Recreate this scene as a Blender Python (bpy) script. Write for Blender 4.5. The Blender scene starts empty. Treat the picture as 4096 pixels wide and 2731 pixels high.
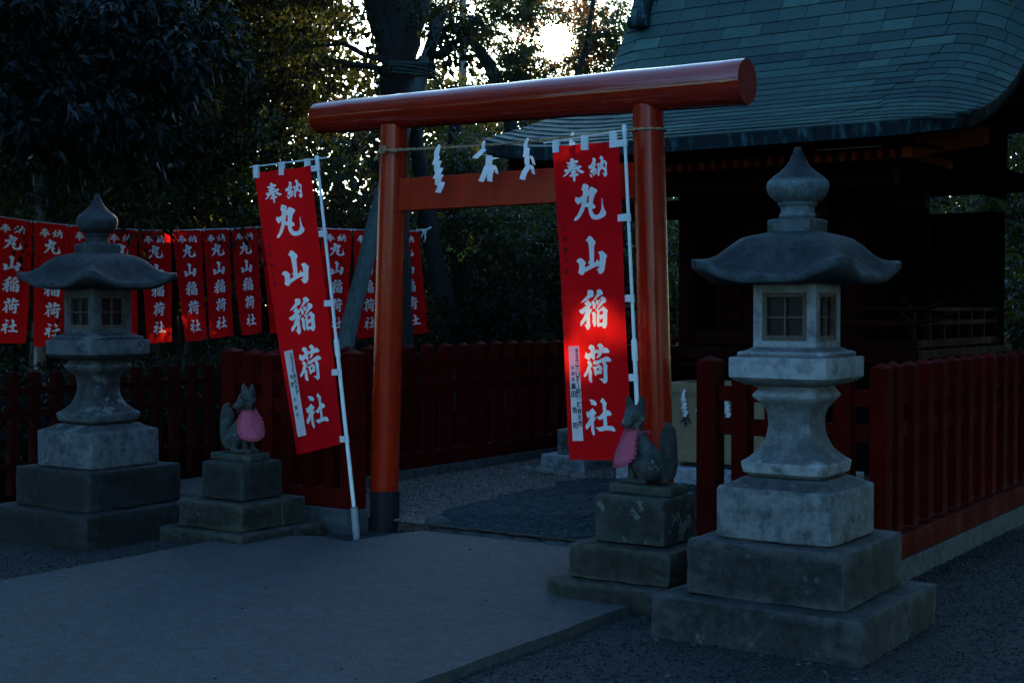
import bpy, bmesh, math, random
import numpy as np
from math import sin, cos, pi, radians, sqrt
from mathutils import Vector, Matrix, geometry
SC = bpy.context.scene
C = SC.collection

# ------------------------------------------------------------------ camera
YAW = math.atan(3752/5500); PITCH = math.atan(125/5500)
cam = bpy.data.cameras.new('camera'); cam_o = bpy.data.objects.new('camera', cam); C.objects.link(cam_o)
cam.sensor_width = 36; cam.lens = 36*5500/4096; cam.clip_start = .05; cam.clip_end = 2000
cam_o.location = (0, 0, 1.55)
cam_o.rotation_euler = (pi/2-PITCH, 0, YAW)
SC.camera = cam_o
# ------------------------------------------------------------------ sky, sun, exposure
SUN = Vector((-.52763, .82777, .1908)).normalized()
EL = math.asin(SUN.z); AZ = math.atan2(SUN.x, SUN.y)
w = bpy.data.worlds.new('World'); SC.world = w; w.use_nodes = True
nt = w.node_tree; nt.nodes.clear()
sky = nt.nodes.new('ShaderNodeTexSky'); sky.sky_type = 'NISHITA'; sky.sun_disc = False
sky.sun_elevation = EL; sky.sun_rotation = AZ; sky.altitude = 20
sky.air_density = 1.0; sky.dust_density = 1.0; sky.ozone_density = 3.5
bg = nt.nodes.new('ShaderNodeBackground'); bg.inputs[1].default_value = .14
ow = nt.nodes.new('ShaderNodeOutputWorld')
wb = nt.nodes.new('ShaderNodeMix'); wb.data_type = 'RGBA'; wb.blend_type = 'MULTIPLY'; wb.inputs[0].default_value = 1; wb.inputs[7].default_value = (.80, 1.0, 1.0, 1)   # the camera's cool white balance
nt.links.new(sky.outputs[0], wb.inputs[6]); nt.links.new(wb.outputs[2], bg.inputs[0]); nt.links.new(bg.outputs[0], ow.inputs[0])
sl = bpy.data.lights.new('sun_light', 'SUN'); sl.energy = 2.1; sl.angle = radians(.55); sl.color = (1, .80, .55)
so = bpy.data.objects.new('sun_light', sl); C.objects.link(so)
so.rotation_euler = (-SUN).to_track_quat('-Z', 'Y').to_euler()
SC.view_settings.view_transform = 'Standard'; SC.view_settings.look = 'None'
SC.view_settings.exposure = 2.5; SC.view_settings.gamma = 1; SC.view_settings.use_curve_mapping = False
cy = SC.cycles
cy.use_adaptive_sampling = True; cy.adaptive_threshold = .02
cy.use_denoising = True; cy.max_bounces = 7; cy.diffuse_bounces = 3; cy.glossy_bounces = 3
cy.transmission_bounces = 4; cy.transparent_max_bounces = 8; cy.caustics_reflective = False; cy.caustics_refractive = False
cy.sample_clamp_indirect = 4

# ------------------------------------------------------------------ helpers
def tag(o, label=None, cat=None, group=None, kind=None):
    if label: o['label'] = label
    if cat: o['category'] = cat
    if group: o['group'] = group
    if kind: o['kind'] = kind
    return o
def thing(name, label, cat, loc=(0, 0, 0), rz=0, group=None):
    o = bpy.data.objects.new(name, None); C.objects.link(o); o.location = loc; o.rotation_euler = (0, 0, rz)
    o.empty_display_size = .1
    return tag(o, label, cat, group)
def link(name, me, mats, parent=None, smooth=False, kind=None, loc=None, rot=None, scale=None):
    o = bpy.data.objects.new(name, me); C.objects.link(o)
    if mats is not None and len(me.materials) == 0:
        for m in (mats if isinstance(mats, (list, tuple)) else [mats]): me.materials.append(m)
    if smooth: me.polygons.foreach_set('use_smooth', [True]*len(me.polygons))
    if parent: o.parent = parent
    if kind: o['kind'] = kind
    if loc is not None: o.location = loc
    if rot is not None: o.rotation_euler = rot
    if scale is not None: o.scale = scale
    return o
def bm_obj(name, bm, mats, parent=None, smooth=False, kind=None, **k):
    me = bpy.data.meshes.new(name); bmesh.ops.recalc_face_normals(bm, faces=bm.faces); bm.to_mesh(me); bm.free()
    return link(name, me, mats, parent, smooth, kind, **k)
def pyd(name, v, f, mats, parent=None, smooth=False, kind=None, **k):
    me = bpy.data.meshes.new(name); me.from_pydata(v, [], f); me.update()
    return link(name, me, mats, parent, smooth, kind, **k)
def box(bm, x0, x1, y0, y1, z0, z1, bev=0, M=None, seg=1):
    r = bmesh.ops.create_cube(bm, size=1)
    vs = r['verts']
    for v in vs:
        v.co = Vector((x0+(v.co.x+.5)*(x1-x0), y0+(v.co.y+.5)*(y1-y0), z0+(v.co.z+.5)*(z1-z0)))
    if bev:
        es = list({e for v in vs for e in v.link_edges})
        r = bmesh.ops.bevel(bm, geom=es, offset=bev, segments=seg, affect='EDGES', profile=.7)
        vs = list({v for f in r['faces'] for v in f.verts} | {v for v in vs if v.is_valid})
    if M is not None:
        for v in vs: v.co = M @ v.co
    return vs
def bx(name, a, mat, parent=None, bev=0, **k):
    bm = bmesh.new(); box(bm, *a, bev=bev); return bm_obj(name, bm, mat, parent, **k)
def tube(bm, pts, rad, n=8, cap=True, flat=1.0):
    pts = [Vector(p) for p in pts]
    if not isinstance(rad, (list, tuple)): rad = [rad]*len(pts)
    rings = []
    up = Vector((0, 0, 1))
    for i, p in enumerate(pts):
        d = (pts[min(i+1, len(pts)-1)]-pts[max(i-1, 0)]).normalized()
        a = d.cross(up if abs(d.z) < .9 else Vector((1, 0, 0))).normalized(); b = d.cross(a).normalized()
        rings.append([bm.verts.new(p+(a*cos(2*pi*j/n)+b*sin(2*pi*j/n)*flat)*rad[i]) for j in range(n)])
    for r0, r1 in zip(rings, rings[1:]):
        for j in range(n): bm.faces.new((r0[j], r0[(j+1) % n], r1[(j+1) % n], r1[j]))
    if cap: bm.faces.new(rings[0][::-1]); bm.faces.new(rings[-1])
def copy_tree(o, parent=None, keep=None):
    c = o.copy(); C.objects.link(c); c.parent = parent
    for ch in list(o.children): copy_tree(ch, c)
    return c
def tris_mesh(name, V, F):
    """fast mesh from numpy arrays, F (m,3) or (m,4)"""
    me = bpy.data.meshes.new(name); k = F.shape[1]
    me.vertices.add(len(V)); me.vertices.foreach_set('co', V.astype(np.float32).ravel())
    me.loops.add(F.size); me.loops.foreach_set('vertex_index', F.astype(np.int32).ravel())
    me.polygons.add(len(F)); me.polygons.foreach_set('loop_start', np.arange(0, F.size, k, dtype=np.int32))
    me.update(calc_edges=True); me.validate()
    return me

# ------------------------------------------------------------------ materials
def mat(name):
    m = bpy.data.materials.new(name); m.use_nodes = True; n = m.node_tree.nodes; l = m.node_tree.links
    return m, n, l, n['Principled BSDF']
def N(n, t, **k):
    x = n.new(t)
    for a, b in k.items():
        if a in x.inputs.keys(): x.inputs[a].default_value = b
        else: setattr(x, a, b)
    return x
def coords(n, l, kind='Object', scale=(1, 1, 1)):
    t = n.new('ShaderNodeTexCoord'); mp = n.new('ShaderNodeMapping'); mp.inputs['Scale'].default_value = scale
    l.new(t.outputs[kind], mp.inputs[0]); return mp.outputs[0]
def noise(n, l, vec, scale, detail=4, rough=.55, dist=0):
    x = n.new('ShaderNodeTexNoise'); x.inputs['Scale'].default_value = scale; x.inputs['Detail'].default_value = detail
    x.inputs['Roughness'].default_value = rough; x.inputs['Distortion'].default_value = dist
    l.new(vec, x.inputs['Vector']); return x.outputs['Fac']
def ramp(n, l, fac, stops):
    r = n.new('ShaderNodeValToRGB'); e = r.color_ramp.elements
    e[0].position = stops[0][0]; e[1].position = stops[-1][0]
    for s in stops[1:-1]: e.new(s[0])
    for i, s in enumerate(stops):
        c = s[1] if isinstance(s[1], tuple) else (s[1],)*3
        e[i].color = (*c, 1)
    l.new(fac, r.inputs[0]); return r.outputs[0]
def mix(n, l, fac, a, b, mode='MIX'):
    x = n.new('ShaderNodeMix'); x.data_type = 'RGBA'; x.blend_type = mode
    if isinstance(fac, (int, float)): x.inputs[0].default_value = fac
    else: l.new(fac, x.inputs[0])
    for i, v in ((6, a), (7, b)):
        if isinstance(v, tuple): x.inputs[i].default_value = (*v, 1)
        else: l.new(v, x.inputs[i])
    return x.outputs[2]
def bump(n, l, h, strength, dist, bsdf, prev=None):
    b = n.new('ShaderNodeBump'); b.inputs['Strength'].default_value = strength; b.inputs['Distance'].default_value = dist
    l.new(h, b.inputs['Height'])
    if prev: l.new(prev, b.inputs['Normal'])
    l.new(b.outputs[0], bsdf.inputs['Normal']); return b.outputs[0]
def stone(name, base, dark, lichen=None, lamt=.62, grain=1.0, seed=0, rough=.85, moss=None, lscale=9, mott=1.0, edge=True):
    K = .56; base = tuple(x*K for x in base); dark = tuple(x*K for x in dark); lichen = lichen and tuple(x*K for x in lichen)
    m, n, l, b = mat(name)
    v = coords(n, l); mp = n.new('ShaderNodeMapping'); mp.inputs['Location'].default_value = (seed*3.7, seed*1.3, seed*2.1); l.new(v, mp.inputs[0]); v = mp.outputs[0]
    oi = n.new('ShaderNodeObjectInfo'); ad = n.new('ShaderNodeVectorMath'); ad.operation = 'ADD'
    l.new(v, ad.inputs[0]); l.new(oi.outputs['Random'], ad.inputs[1]); v = ad.outputs[0]
    big = noise(n, l, v, 3.5, 6, .65); c = mix(n, l, ramp(n, l, big, [(.38, 0), (.62, 1)]), dark, base)
    st = noise(n, l, v, 14, 5, .7); c = mix(n, l, 1.0, c, ramp(n, l, st, [(.32, 1-.45*mott), (.5, .95), (.68, 1+.3*mott)]), 'MULTIPLY')
    gr = noise(n, l, v, 260, 2, .6); g2 = ramp(n, l, gr, [(.35, .45), (.5, 1.0), (.66, 1.9)])
    c = mix(n, l, .75*grain if grain < 1.3 else 1.0, c, mix(n, l, 1.0, c, g2, 'MULTIPLY'))
    blot = ramp(n, l, noise(n, l, v, 7, 8, .75, .5), [(.42, 1.08), (.52, 1-.2*mott), (.6, 1-.5*mott)])
    c = mix(n, l, .8, c, mix(n, l, 1.0, c, blot, 'MULTIPLY'))
    ge = n.new('ShaderNodeNewGeometry')
    if edge: c = mix(n, l, mix(n, l, 1.0, ramp(n, l, ge.outputs['Pointiness'], [(.505, 0), (.545, .85)]), ramp(n, l, st, [(.35, .2), (.6, 1)]), 'MULTIPLY'), c, tuple(min(1, x*2.0) for x in base))
    if lichen:
        ln = noise(n, l, v, lscale, 7, .62, .2); li = ramp(n, l, ln, [(lamt, 0), (lamt+.025, 1)])
        c = mix(n, l, li, c, lichen)
        sp = n.new('ShaderNodeTexVoronoi'); sp.inputs['Scale'].default_value = 11; l.new(v, sp.inputs['Vector'])
        dt = mix(n, l, 1.0, ramp(n, l, sp.outputs['Distance'], [(.10, .6), (.19, 0)]), ramp(n, l, noise(n, l, v, 2.6, 3), [(.52, 0), (.60, 1)]), 'MULTIPLY'); c = mix(n, l, dt, c, lichen)
    if moss:
        c = mix(n, l, ramp(n, l, noise(n, l, v, 12, 6), [(.52, 0), (.62, .8)]), c, moss)
    l.new(c, b.inputs['Base Color']); b.inputs['Roughness'].default_value = rough; b.inputs['Specular IOR Level'].default_value = .3
    p = bump(n, l, st, .5, .006, b); bump(n, l, gr, .5, .0015, b, p)
    return m
def lacquer(name, base, dark, rough=.3, grain=(6, 6, .6), wear=.0, bmp=.3, crack=False):
    m, n, l, b = mat(name); v = coords(n, l, 'Object', grain)
    s = noise(n, l, v, 6, 6, .6); c = mix(n, l, ramp(n, l, s, [(.35, 0), (.7, 1)]), dark, base)
    v2 = coords(n, l); d = noise(n, l, v2, 5, 5); c = mix(n, l, ramp(n, l, d, [(.4, 0), (.75, .5)]), c, dark)
    if crack:
        vc = coords(n, l, 'Object', (.9, 14, 14)); cn = noise(n, l, vc, 3, 4, .6, .4)
        ck = ramp(n, l, cn, [(.492, 0), (.5, 1), (.508, 0)])
        c = mix(n, l, mix(n, l, 1, ck, ramp(n, l, noise(n, l, v2, 1.7, 2), [(.5, 0), (.56, 1)]), 'MULTIPLY'), c, (.02, .004, .003))
    oi = n.new('ShaderNodeObjectInfo'); c = mix(n, l, 1.0, c, ramp(n, l, oi.outputs['Random'], [(0, .72), (1, 1.12)]), 'MULTIPLY')
    l.new(c, b.inputs['Base Color'])
    l.new(ramp(n, l, d, [(.3, rough*.8), (.8, rough*1.5)]), b.inputs['Roughness'])
    b.inputs['Coat IOR'].default_value = 1.65 if rough < .23 else 1.5; b.inputs['Coat Weight'].default_value = 0.8 if rough < .23 else (.22 if rough < .3 else 0); b.inputs['Coat Roughness'].default_value = .06 if rough < .23 else rough*.5; b.inputs['Specular IOR Level'].default_value = .15 if rough < .35 else .08
    bump(n, l, s, bmp, .004, b)
    return m
def plain(name, col, rough=.6, spec=.4, nz=0, scale=20, metal=0):
    m, n, l, b = mat(name); b.inputs['Roughness'].default_value = rough; b.inputs['Specular IOR Level'].default_value = spec
    b.inputs['Metallic'].default_value = metal
    v = coords(n, l); k = noise(n, l, v, scale, 5)
    c = mix(n, l, ramp(n, l, k, [(.3, 0), (.7, 1)]), tuple(x*(1-nz) for x in col), tuple(x*(1+nz) for x in col))
    l.new(c, b.inputs['Base Color']); bump(n, l, k, .25, .002, b)
    return m
def cloth(name, col, trans, tcol=None, rough=.8):
    m, n, l, b = mat(name); n.remove(b); o = n['Material Output']
    v = coords(n, l); we = noise(n, l, v, 300, 2); fo = noise(n, l, coords(n, l, 'Object', (3, 3, .7)), 3, 3)
    c = mix(n, l, ramp(n, l, we, [(.3, .85), (.7, 1.1)]), col, col); c = mix(n, l, ramp(n, l, fo, [(.35, .25), (.65, 0)]), c, tuple(x*.6 for x in col))
    d = N(n, 'ShaderNodeBsdfDiffuse'); t = N(n, 'ShaderNodeBsdfTranslucent'); l.new(c, d.inputs[0]); t.inputs[0].default_value = (*(tcol or col), 1)
    bp = n.new('ShaderNodeBump'); bp.inputs['Strength'].default_value = .2; bp.inputs['Distance'].default_value = .002; l.new(we, bp.inputs['Height']); l.new(bp.outputs[0], d.inputs['Normal'])
    x = n.new('ShaderNodeMixShader'); x.inputs[0].default_value = trans; l.new(d.outputs[0], x.inputs[1]); l.new(t.outputs[0], x.inputs[2]); l.new(x.outputs[0], o.inputs[0])
    return m
def leafm(name, base, tr, rough=.35, tmix=.35, spec=.5):
    m, n, l, b = mat(name); o = n['Material Output']
    g = n.new('ShaderNodeNewGeometry')
    c = mix(n, l, g.outputs['Random Per Island'], tuple(x*.6 for x in base), tuple(x*1.4 for x in base))
    l.new(c, b.inputs['Base Color']); b.inputs['Roughness'].default_value = rough; b.inputs['Specular IOR Level'].default_value = spec
    t = n.new('ShaderNodeBsdfTranslucent'); l.new(mix(n, l, g.outputs['Random Per Island'], tr, (tr[0]*1.5, tr[1]*.95, tr[2])), t.inputs[0])
    x = n.new('ShaderNodeMixShader'); x.inputs[0].default_value = tmix; l.new(b.outputs[0], x.inputs[1]); l.new(t.outputs[0], x.inputs[2]); l.new(x.outputs[0], o.inputs[0])
    return m
def bark(name, a, b_, sc=(9, 9, 1.6)):
    m, n, l, b = mat(name); v = coords(n, l, 'Object', sc); s = noise(n, l, v, 3, 8, .7)
    l.new(mix(n, l, ramp(n, l, s, [(.35, 0), (.65, 1)]), a, b_), b.inputs['Base Color']); b.inputs['Roughness'].default_value = .9
    bump(n, l, s, .9, .03, b); return m

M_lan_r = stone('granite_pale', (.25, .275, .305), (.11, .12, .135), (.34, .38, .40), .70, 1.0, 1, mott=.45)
M_lan_l = stone('granite_shaded', (.08, .09, .105), (.038, .042, .05), (.17, .19, .21), .58, 1.0, 2, lscale=6)  # left lantern: shade on that side put into the granite colour
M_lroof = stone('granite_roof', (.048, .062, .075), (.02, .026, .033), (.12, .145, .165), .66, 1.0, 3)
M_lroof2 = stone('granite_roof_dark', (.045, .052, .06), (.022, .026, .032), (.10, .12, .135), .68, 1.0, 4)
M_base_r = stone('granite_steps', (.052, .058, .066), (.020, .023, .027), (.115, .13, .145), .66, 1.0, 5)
M_base_l = stone('granite_steps_shaded', (.024, .026, .030), (.012, .013, .015), (.09, .12, .13), .70, 1.0, 6)  # left lantern steps, shade likewise put into the stone colour
M_ped = stone('lichen_stone', (.04, .044, .042), (.016, .018, .017), (.13, .16, .155), .585, 1.0, 7, lscale=8)
M_ped2 = stone('mossy_stone', (.045, .048, .042), (.02, .022, .018), (.11, .13, .125), .67, 1.0, 8)
M_fox = stone('fox_stone', (.10, .115, .12), (.035, .04, .044), (.20, .23, .23), .64, .8, 9, edge=False)
M_fox_w = stone('pale_fox_stone', (.34, .37, .4), (.2, .22, .25), None, .66, .6, 10)
M_conc = stone('concrete', (.055, .065, .075), (.032, .038, .045), None, .6, .5, 11)
M_slabm = stone('step_stone', (.30, .34, .40), (.22, .25, .3), None, .6, .4, 12)
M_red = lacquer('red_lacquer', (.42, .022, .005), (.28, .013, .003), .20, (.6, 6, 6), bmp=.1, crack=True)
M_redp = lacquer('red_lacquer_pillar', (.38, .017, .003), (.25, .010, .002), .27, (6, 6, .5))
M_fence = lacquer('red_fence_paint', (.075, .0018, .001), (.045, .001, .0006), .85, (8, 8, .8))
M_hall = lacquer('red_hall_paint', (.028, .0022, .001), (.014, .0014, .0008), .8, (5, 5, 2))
M_raft = lacquer('orange_rafter_paint', (.26, .04, .010), (.16, .024, .007), .85, (5, 5, 2))
M_black = plain('black_metal_wrap', (.012, .011, .014), .6, .15, .3, 30)
M_wood = plain('dark_wood', (.075, .058, .052), .6, .3, .35, 25)
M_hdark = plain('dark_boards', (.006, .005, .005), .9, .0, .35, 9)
M_gold = plain('green_brass', (.25, .22, .1), .5, .5, .3, 20, .3)
M_boxw = plain('tan_wood', (.22, .17, .10), .55, .3, .1, 14)
M_ink = plain('black_ink', (.012, .012, .014), .6, .3)
M_inkred = plain('dark_red_ink', (.075, .004, .005), .8, .2)
M_carve = plain('carved_shadow', (.07, .08, .085), .9, .2, .2)
M_rust = plain('brown_carving_paint', (.12, .045, .03), .8, .2, .2)
M_bred = cloth('red_banner_cloth', (.74, .006, .014), .45, (.85, .012, .006))
M_brow = cloth('red_row_cloth', (.74, .006, .012), .45, (.75, .012, .006))
M_white = cloth('white_print', (.78, .82, .86), .35, (.85, .78, .7))
M_paper = cloth('white_paper', (.80, .82, .86), .25, (.8, .8, .8))
M_pink = cloth('pink_cloth', (.42, .09, .15), .15, (.6, .1, .2))
M_pinkd = cloth('pink_ruffle_cloth', (.36, .07, .12), .15, (.6, .1, .2))
M_pole = plain('white_plastic', (.66, .70, .74), .35, .5, .05, 5)
M_pipe = plain('grey_pipe', (.20, .22, .25), .5, .5, .15, 20)
M_rope = plain('straw_rope', (.30, .20, .12), .9, .1, .35, 120)
M_wrope = plain('white_rope', (.7, .7, .72), .8, .2, .1, 80)
M_drope = plain('green_black_rope', (.03, .05, .045), .85, .2, .4, 60)
M_trunk = bark('dark_bark', (.004, .0035, .003), (.014, .012, .011))
M_trunk2 = bark('pale_bark', (.10, .10, .095), (.26, .26, .25), (6, 6, 1.2))
M_supp = bark('weathered_pole_wood', (.03, .042, .042), (.085, .11, .11), (9, 9, .7))
M_leafA = leafm('glossy_leaf', (.009, .019, .011), (.16, .22, .02), .32, .26, .42)
M_leafB = leafm('dark_leaf', (.004, .008, .006), (.08, .10, .012), .5, .17, .16)
M_leafC = leafm('blue_dark_leaf', (.003, .008, .009), (.03, .045, .01), .45, .15, .20)
M_leafS = leafm('flare_tinted_leaf', (.018, .016, .007), (.50, .28, .07), .45, .45, .3)  # warm flare round the sun put into the leaf colour
M_leafY = leafm('young_leaf', (.05, .09, .02), (.45, .60, .05), .4, .5)
def copper():
    m, n, l, b = mat('copper_shingle'); oi = n.new('ShaderNodeObjectInfo'); g = n.new('ShaderNodeNewGeometry')
    r = n.new('ShaderNodeMath'); r.operation = 'ADD'; l.new(oi.outputs['Random'], r.inputs[0]); l.new(g.outputs['Random Per Island'], r.inputs[1])
    fr_ = n.new('ShaderNodeMath'); fr_.operation = 'FRACT'; l.new(r.outputs[0], fr_.inputs[0])
    c = ramp(n, l, fr_.outputs[0], [(0, (.018, .040, .040)), (.15, (.026, .058, .054)), (.55, (.032, .072, .064)), (.9, (.040, .088, .076)), (1, (.060, .13, .105))])
    v = coords(n, l, 'Generated', (1, 1, 1)); gx = n.new('ShaderNodeTexCoord'); ad = n.new('ShaderNodeVectorMath'); ad.operation = 'ADD'
    l.new(gx.outputs['Object'], ad.inputs[0]); l.new(oi.outputs['Location'], ad.inputs[1])
    s = noise(n, l, ad.outputs[0], 4, 7, .7); c = mix(n, l, ramp(n, l, s, [(.4, .0), (.75, .5)]), c, (.016, .03, .045))
    s2 = noise(n, l, ad.outputs[0], 25, 6, .75); c = mix(n, l, ramp(n, l, s2, [(.56, 0), (.72, .7)]), c, (.055, .11, .105)); s3 = noise(n, l, ad.outputs[0], 60, 4, .7); c = mix(n, l, 1.0, c, ramp(n, l, s3, [(.3, .7), (.7, 1.25)]), 'MULTIPLY')
    l.new(c, b.inputs['Base Color']); b.inputs['Roughness'].default_value = .68; b.inputs['Specular IOR Level'].default_value = .22
    bump(n, l, s2, .25, .003, b); return m
M_cop = copper()
def fascia():
    m, n, l, b = mat('dark_copper_edge'); v = coords(n, l, 'Object', (7, 7, 1.2)); s = noise(n, l, v, 2, 5, .6)
    c = ramp(n, l, s, [(.3, (.007, .013, .017)), (.52, (.012, .022, .028)), (.58, (.02, .055, .064)), (.68, (.045, .11, .12))])
    l.new(c, b.inputs['Base Color']); b.inputs['Roughness'].default_value = .85; b.inputs['Specular IOR Level'].default_value = .1; return m
M_fas = fascia()
def asphalt():
    m, n, l, b = mat('asphalt'); v = coords(n, l)
    f = noise(n, l, v, 115, 3, .8); g = noise(n, l, v, 2.2, 6, .6); k = noise(n, l, v, 62, 5, .8)
    c = mix(n, l, ramp(n, l, f, [(.40, 0), (.60, 1)]), (.008, .009, .0105), (.062, .070, .078))
    c = mix(n, l, ramp(n, l, g, [(.35, .5), (.65, 0)]), c, (.024, .027, .032))
    c = mix(n, l, ramp(n, l, k, [(.38, .85), (.5, 0)]), c, (.010, .013, .016)); c = mix(n, l, ramp(n, l, k, [(.58, 0), (.70, .5)]), c, (.085, .09, .1))
    sp = n.new('ShaderNodeTexVoronoi'); sp.inputs['Scale'].default_value = 1.9; l.new(v, sp.inputs['Vector'])
    c = mix(n, l, ramp(n, l, sp.outputs['Distance'], [(.003, .9), (.006, 0)]), c, (.008, .008, .01)); k3 = noise(n, l, v, 14, 6, .75); c = mix(n, l, 1.0, c, ramp(n, l, k3, [(.38, .72), (.5, 1.0), (.62, 1.3)]), 'MULTIPLY')
    l.new(c, b.inputs['Base Color']); b.inputs['Roughness'].default_value = .8
    p = bump(n, l, f, .8, .004, b); bump(n, l, k, .4, .004, b, p); return m
def gravel(name, a, b_, c_, sc=70):
    m, n, l, b = mat(name); v = coords(n, l)
    vo = n.new('ShaderNodeTexVoronoi'); vo.inputs['Scale'].default_value = sc; l.new(v, vo.inputs['Vector'])
    c = ramp(n, l, vo.outputs['Color'], [(.1, a), (.5, b_), (.9, c_)])
    c = mix(n, l, ramp(n, l, vo.outputs['Distance'], [(.25, 0), (.6, .85)]), c, tuple(x*.25 for x in a))
    g = noise(n, l, v, 1.6, 6, .6); c = mix(n, l, ramp(n, l, g, [(.35, .6), (.6, 0)]), c, tuple(x*.5 for x in a))
    l.new(c, b.inputs['Base Color']); b.inputs['Roughness'].default_value = .8
    inv = n.new('ShaderNodeMath'); inv.operation = 'SUBTRACT'; inv.inputs[0].default_value = 1; l.new(vo.outputs['Distance'], inv.inputs[1])
    bump(n, l, inv.outputs[0], 1, .012, b); return m
M_asph = asphalt()
M_grav = gravel('dark_gravel', (.006, .0085, .011), (.013, .017, .021), (.034, .042, .049), 75)
M_grav2 = gravel('brown_gravel', (.050, .040, .038), (.095, .078, .075), (.17, .145, .14), 60)
M_soil = gravel('forest_soil', (.004, .0035, .003), (.007, .006, .004), (.012, .010, .006), 12)
M_soil.node_tree.nodes['Principled BSDF'].inputs['Specular IOR Level'].default_value = 0; M_soil.node_tree.nodes['Principled BSDF'].inputs['Roughness'].default_value = 1
M_mortar = plain('mortar', (.010, .017, .021), .9, .2, .3, 40)
def rnd_stone(name, lo, hi, rough=.6):
    m, n, l, b = mat(name); oi = n.new('ShaderNodeObjectInfo'); g = n.new('ShaderNodeNewGeometry')
    r = n.new('ShaderNodeMath'); r.operation = 'ADD'; l.new(oi.outputs['Random'], r.inputs[0]); l.new(g.outputs['Random Per Island'], r.inputs[1])
    fr_ = n.new('ShaderNodeMath'); fr_.operation = 'FRACT'; l.new(r.outputs[0], fr_.inputs[0])
    c = mix(n, l, fr_.outputs[0], lo, hi); v = coords(n, l); s = noise(n, l, v, 60, 4)
    c = mix(n, l, ramp(n, l, s, [(.4, 0), (.7, .5)]), c, tuple(x*.5 for x in lo)); l.new(c, b.inputs['Base Color']); b.inputs['Roughness'].default_value = .85; b.inputs['Specular IOR Level'].default_value = .12
    bump(n, l, s, .4, .003, b); return m
M_cob = rnd_stone('cobble_stone', (.012, .024, .032), (.024, .043, .055), .55)
M_peb = rnd_stone('pebble', (.006, .009, .012), (.065, .08, .09), .7)
M_peb2 = rnd_stone('brown_pebble', (.05, .040, .038), (.25, .215, .21), .7)
M_rock = stone('border_rock', (.28, .29, .29), (.15, .155, .15), None, .6, .8, 13, edge=False)
# ------------------------------------------------------------------ the setting: ground
rnd = random.Random(7)
def sheet(name, x0, x1, y0, y1, z, m, n=1):
    return tag(pyd(name, [(x0, y0, z), (x1, y0, z), (x1, y1, z), (x0, y1, z)], [(0, 1, 2, 3)], m), kind='structure')
sheet('ground', -400, 400, -400, 400, -.03, M_soil)
tag(pyd('gravel_yard', [(-9.6, -6, 0), (6, -6, 0), (6, 24, 0), (-2.64, 24, 0), (-2.64, 7.6, 0), (-7.5, 7.6, 0), (-7.6, 9.0, 0), (-9.6, 9.4, 0)], [tuple(range(8))], M_grav), kind='structure')
# asphalt path, a low slab
PATH = [(-3.43, -5), (-3.43, 6.09), (-3.85, 6.10), (-3.88, 7.43), (-4.8, 7.45), (-5.78, 7.38), (-5.86, 7.05), (-5.9, 6.74), (-6.19, 6.82), (-6.6, 6.6), (-6.64, 6.1), (-6.64, -5)]
def path():
    bm = bmesh.new(); pts = []
    for (a, b) in zip(PATH, PATH[1:]+PATH[:1]):
        L = math.dist(a, b); k = max(1, int(L/.12))
        for i in range(k):
            t = i/k; j = .006 if L < 20 else 0
            pts.append((a[0]+(b[0]-a[0])*t+rnd.uniform(-j, j), a[1]+(b[1]-a[1])*t+rnd.uniform(-j, j)))
    top = [bm.verts.new((x, y, .05)) for x, y in pts]
    f = bm.faces.new(top)
    r = bmesh.ops.extrude_face_region(bm, geom=[f])
    for v in r['geom']:
        if isinstance(v, bmesh.types.BMVert): v.co.z = -.06
    bmesh.ops.triangulate(bm, faces=[f for f in bm.faces if len(f.verts) > 4])
    return tag(bm_obj('asphalt_path', bm, M_asph), kind='structure')
path()
# enclosure floor: brown gravel, cobbled walk
ENC = .08
tag(bx('enclosure_gravel', (-7.5, -2.65, 7.5, 18, -.02, ENC), M_grav2), kind='structure')
COB = [(-5.80, 7.42), (-5.92, 7.72), (-6.08, 8.05), (-6.13, 8.5), (-6.19, 9.08), (-6.18, 9.37), (-6.12, 9.57), (-6.28, 9.96), (-6.13, 10.36), (-3.95, 10.4), (-3.9, 7.45)]
def inpoly(x, y, P):
    c = False; j = len(P)-1
    for i in range(len(P)):
        if (P[i][1] > y) != (P[j][1] > y) and x < (P[j][0]-P[i][0])*(y-P[i][1])/(P[j][1]-P[i][1])+P[i][0]: c = not c
        j = i
    return c
cobw = tag(pyd('cobbled_walk', [(x, y, ENC+.004) for x, y in COB], [tuple(range(len(COB)))[::-1]], M_mortar), kind='structure')
def pebble_mesh(name, seed, m, fl=.45):
    r = random.Random(seed); bm = bmesh.new(); bmesh.ops.create_icosphere(bm, subdivisions=1, radius=1)
    for v in bm.verts: v.co = Vector((v.co.x*r.uniform(.85, 1.12), v.co.y*r.uniform(.8, 1.05), v.co.z*fl))
    me = bpy.data.meshes.new(name); bm.to_mesh(me); bm.free(); me.materials.append(m)
    me.polygons.foreach_set('use_smooth', [True]*len(me.polygons)); return me
cobm = [pebble_mesh('cobble', i, M_cob, .34) for i in range(5)]
cand = []
y = 7.52
while y < 10.4:
    x = -6.35+rnd.uniform(0, .05)
    while x < -3.9:
        px, py = x+rnd.uniform(-.014, .014), y+rnd.uniform(-.014, .014)
        if inpoly(px, py, COB): cand.append((px, py))
        x += rnd.uniform(.062, .092)
    y += .062
cand.sort(key=lambda p: p[1]*.83-p[0]*.56+(3 if p[0] > -4.35 else 0))
for (x, y) in cand[:292]:
    s = rnd.uniform(.03, .044)
    link('cobble', rnd.choice(cobm), None, cobw, loc=(x, y, ENC+.004), rot=(rnd.uniform(-.1, .1), rnd.uniform(-.1, .1), rnd.uniform(-.5, .5)), scale=(s*rnd.uniform(1, 1.35), s*.8, s))
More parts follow.
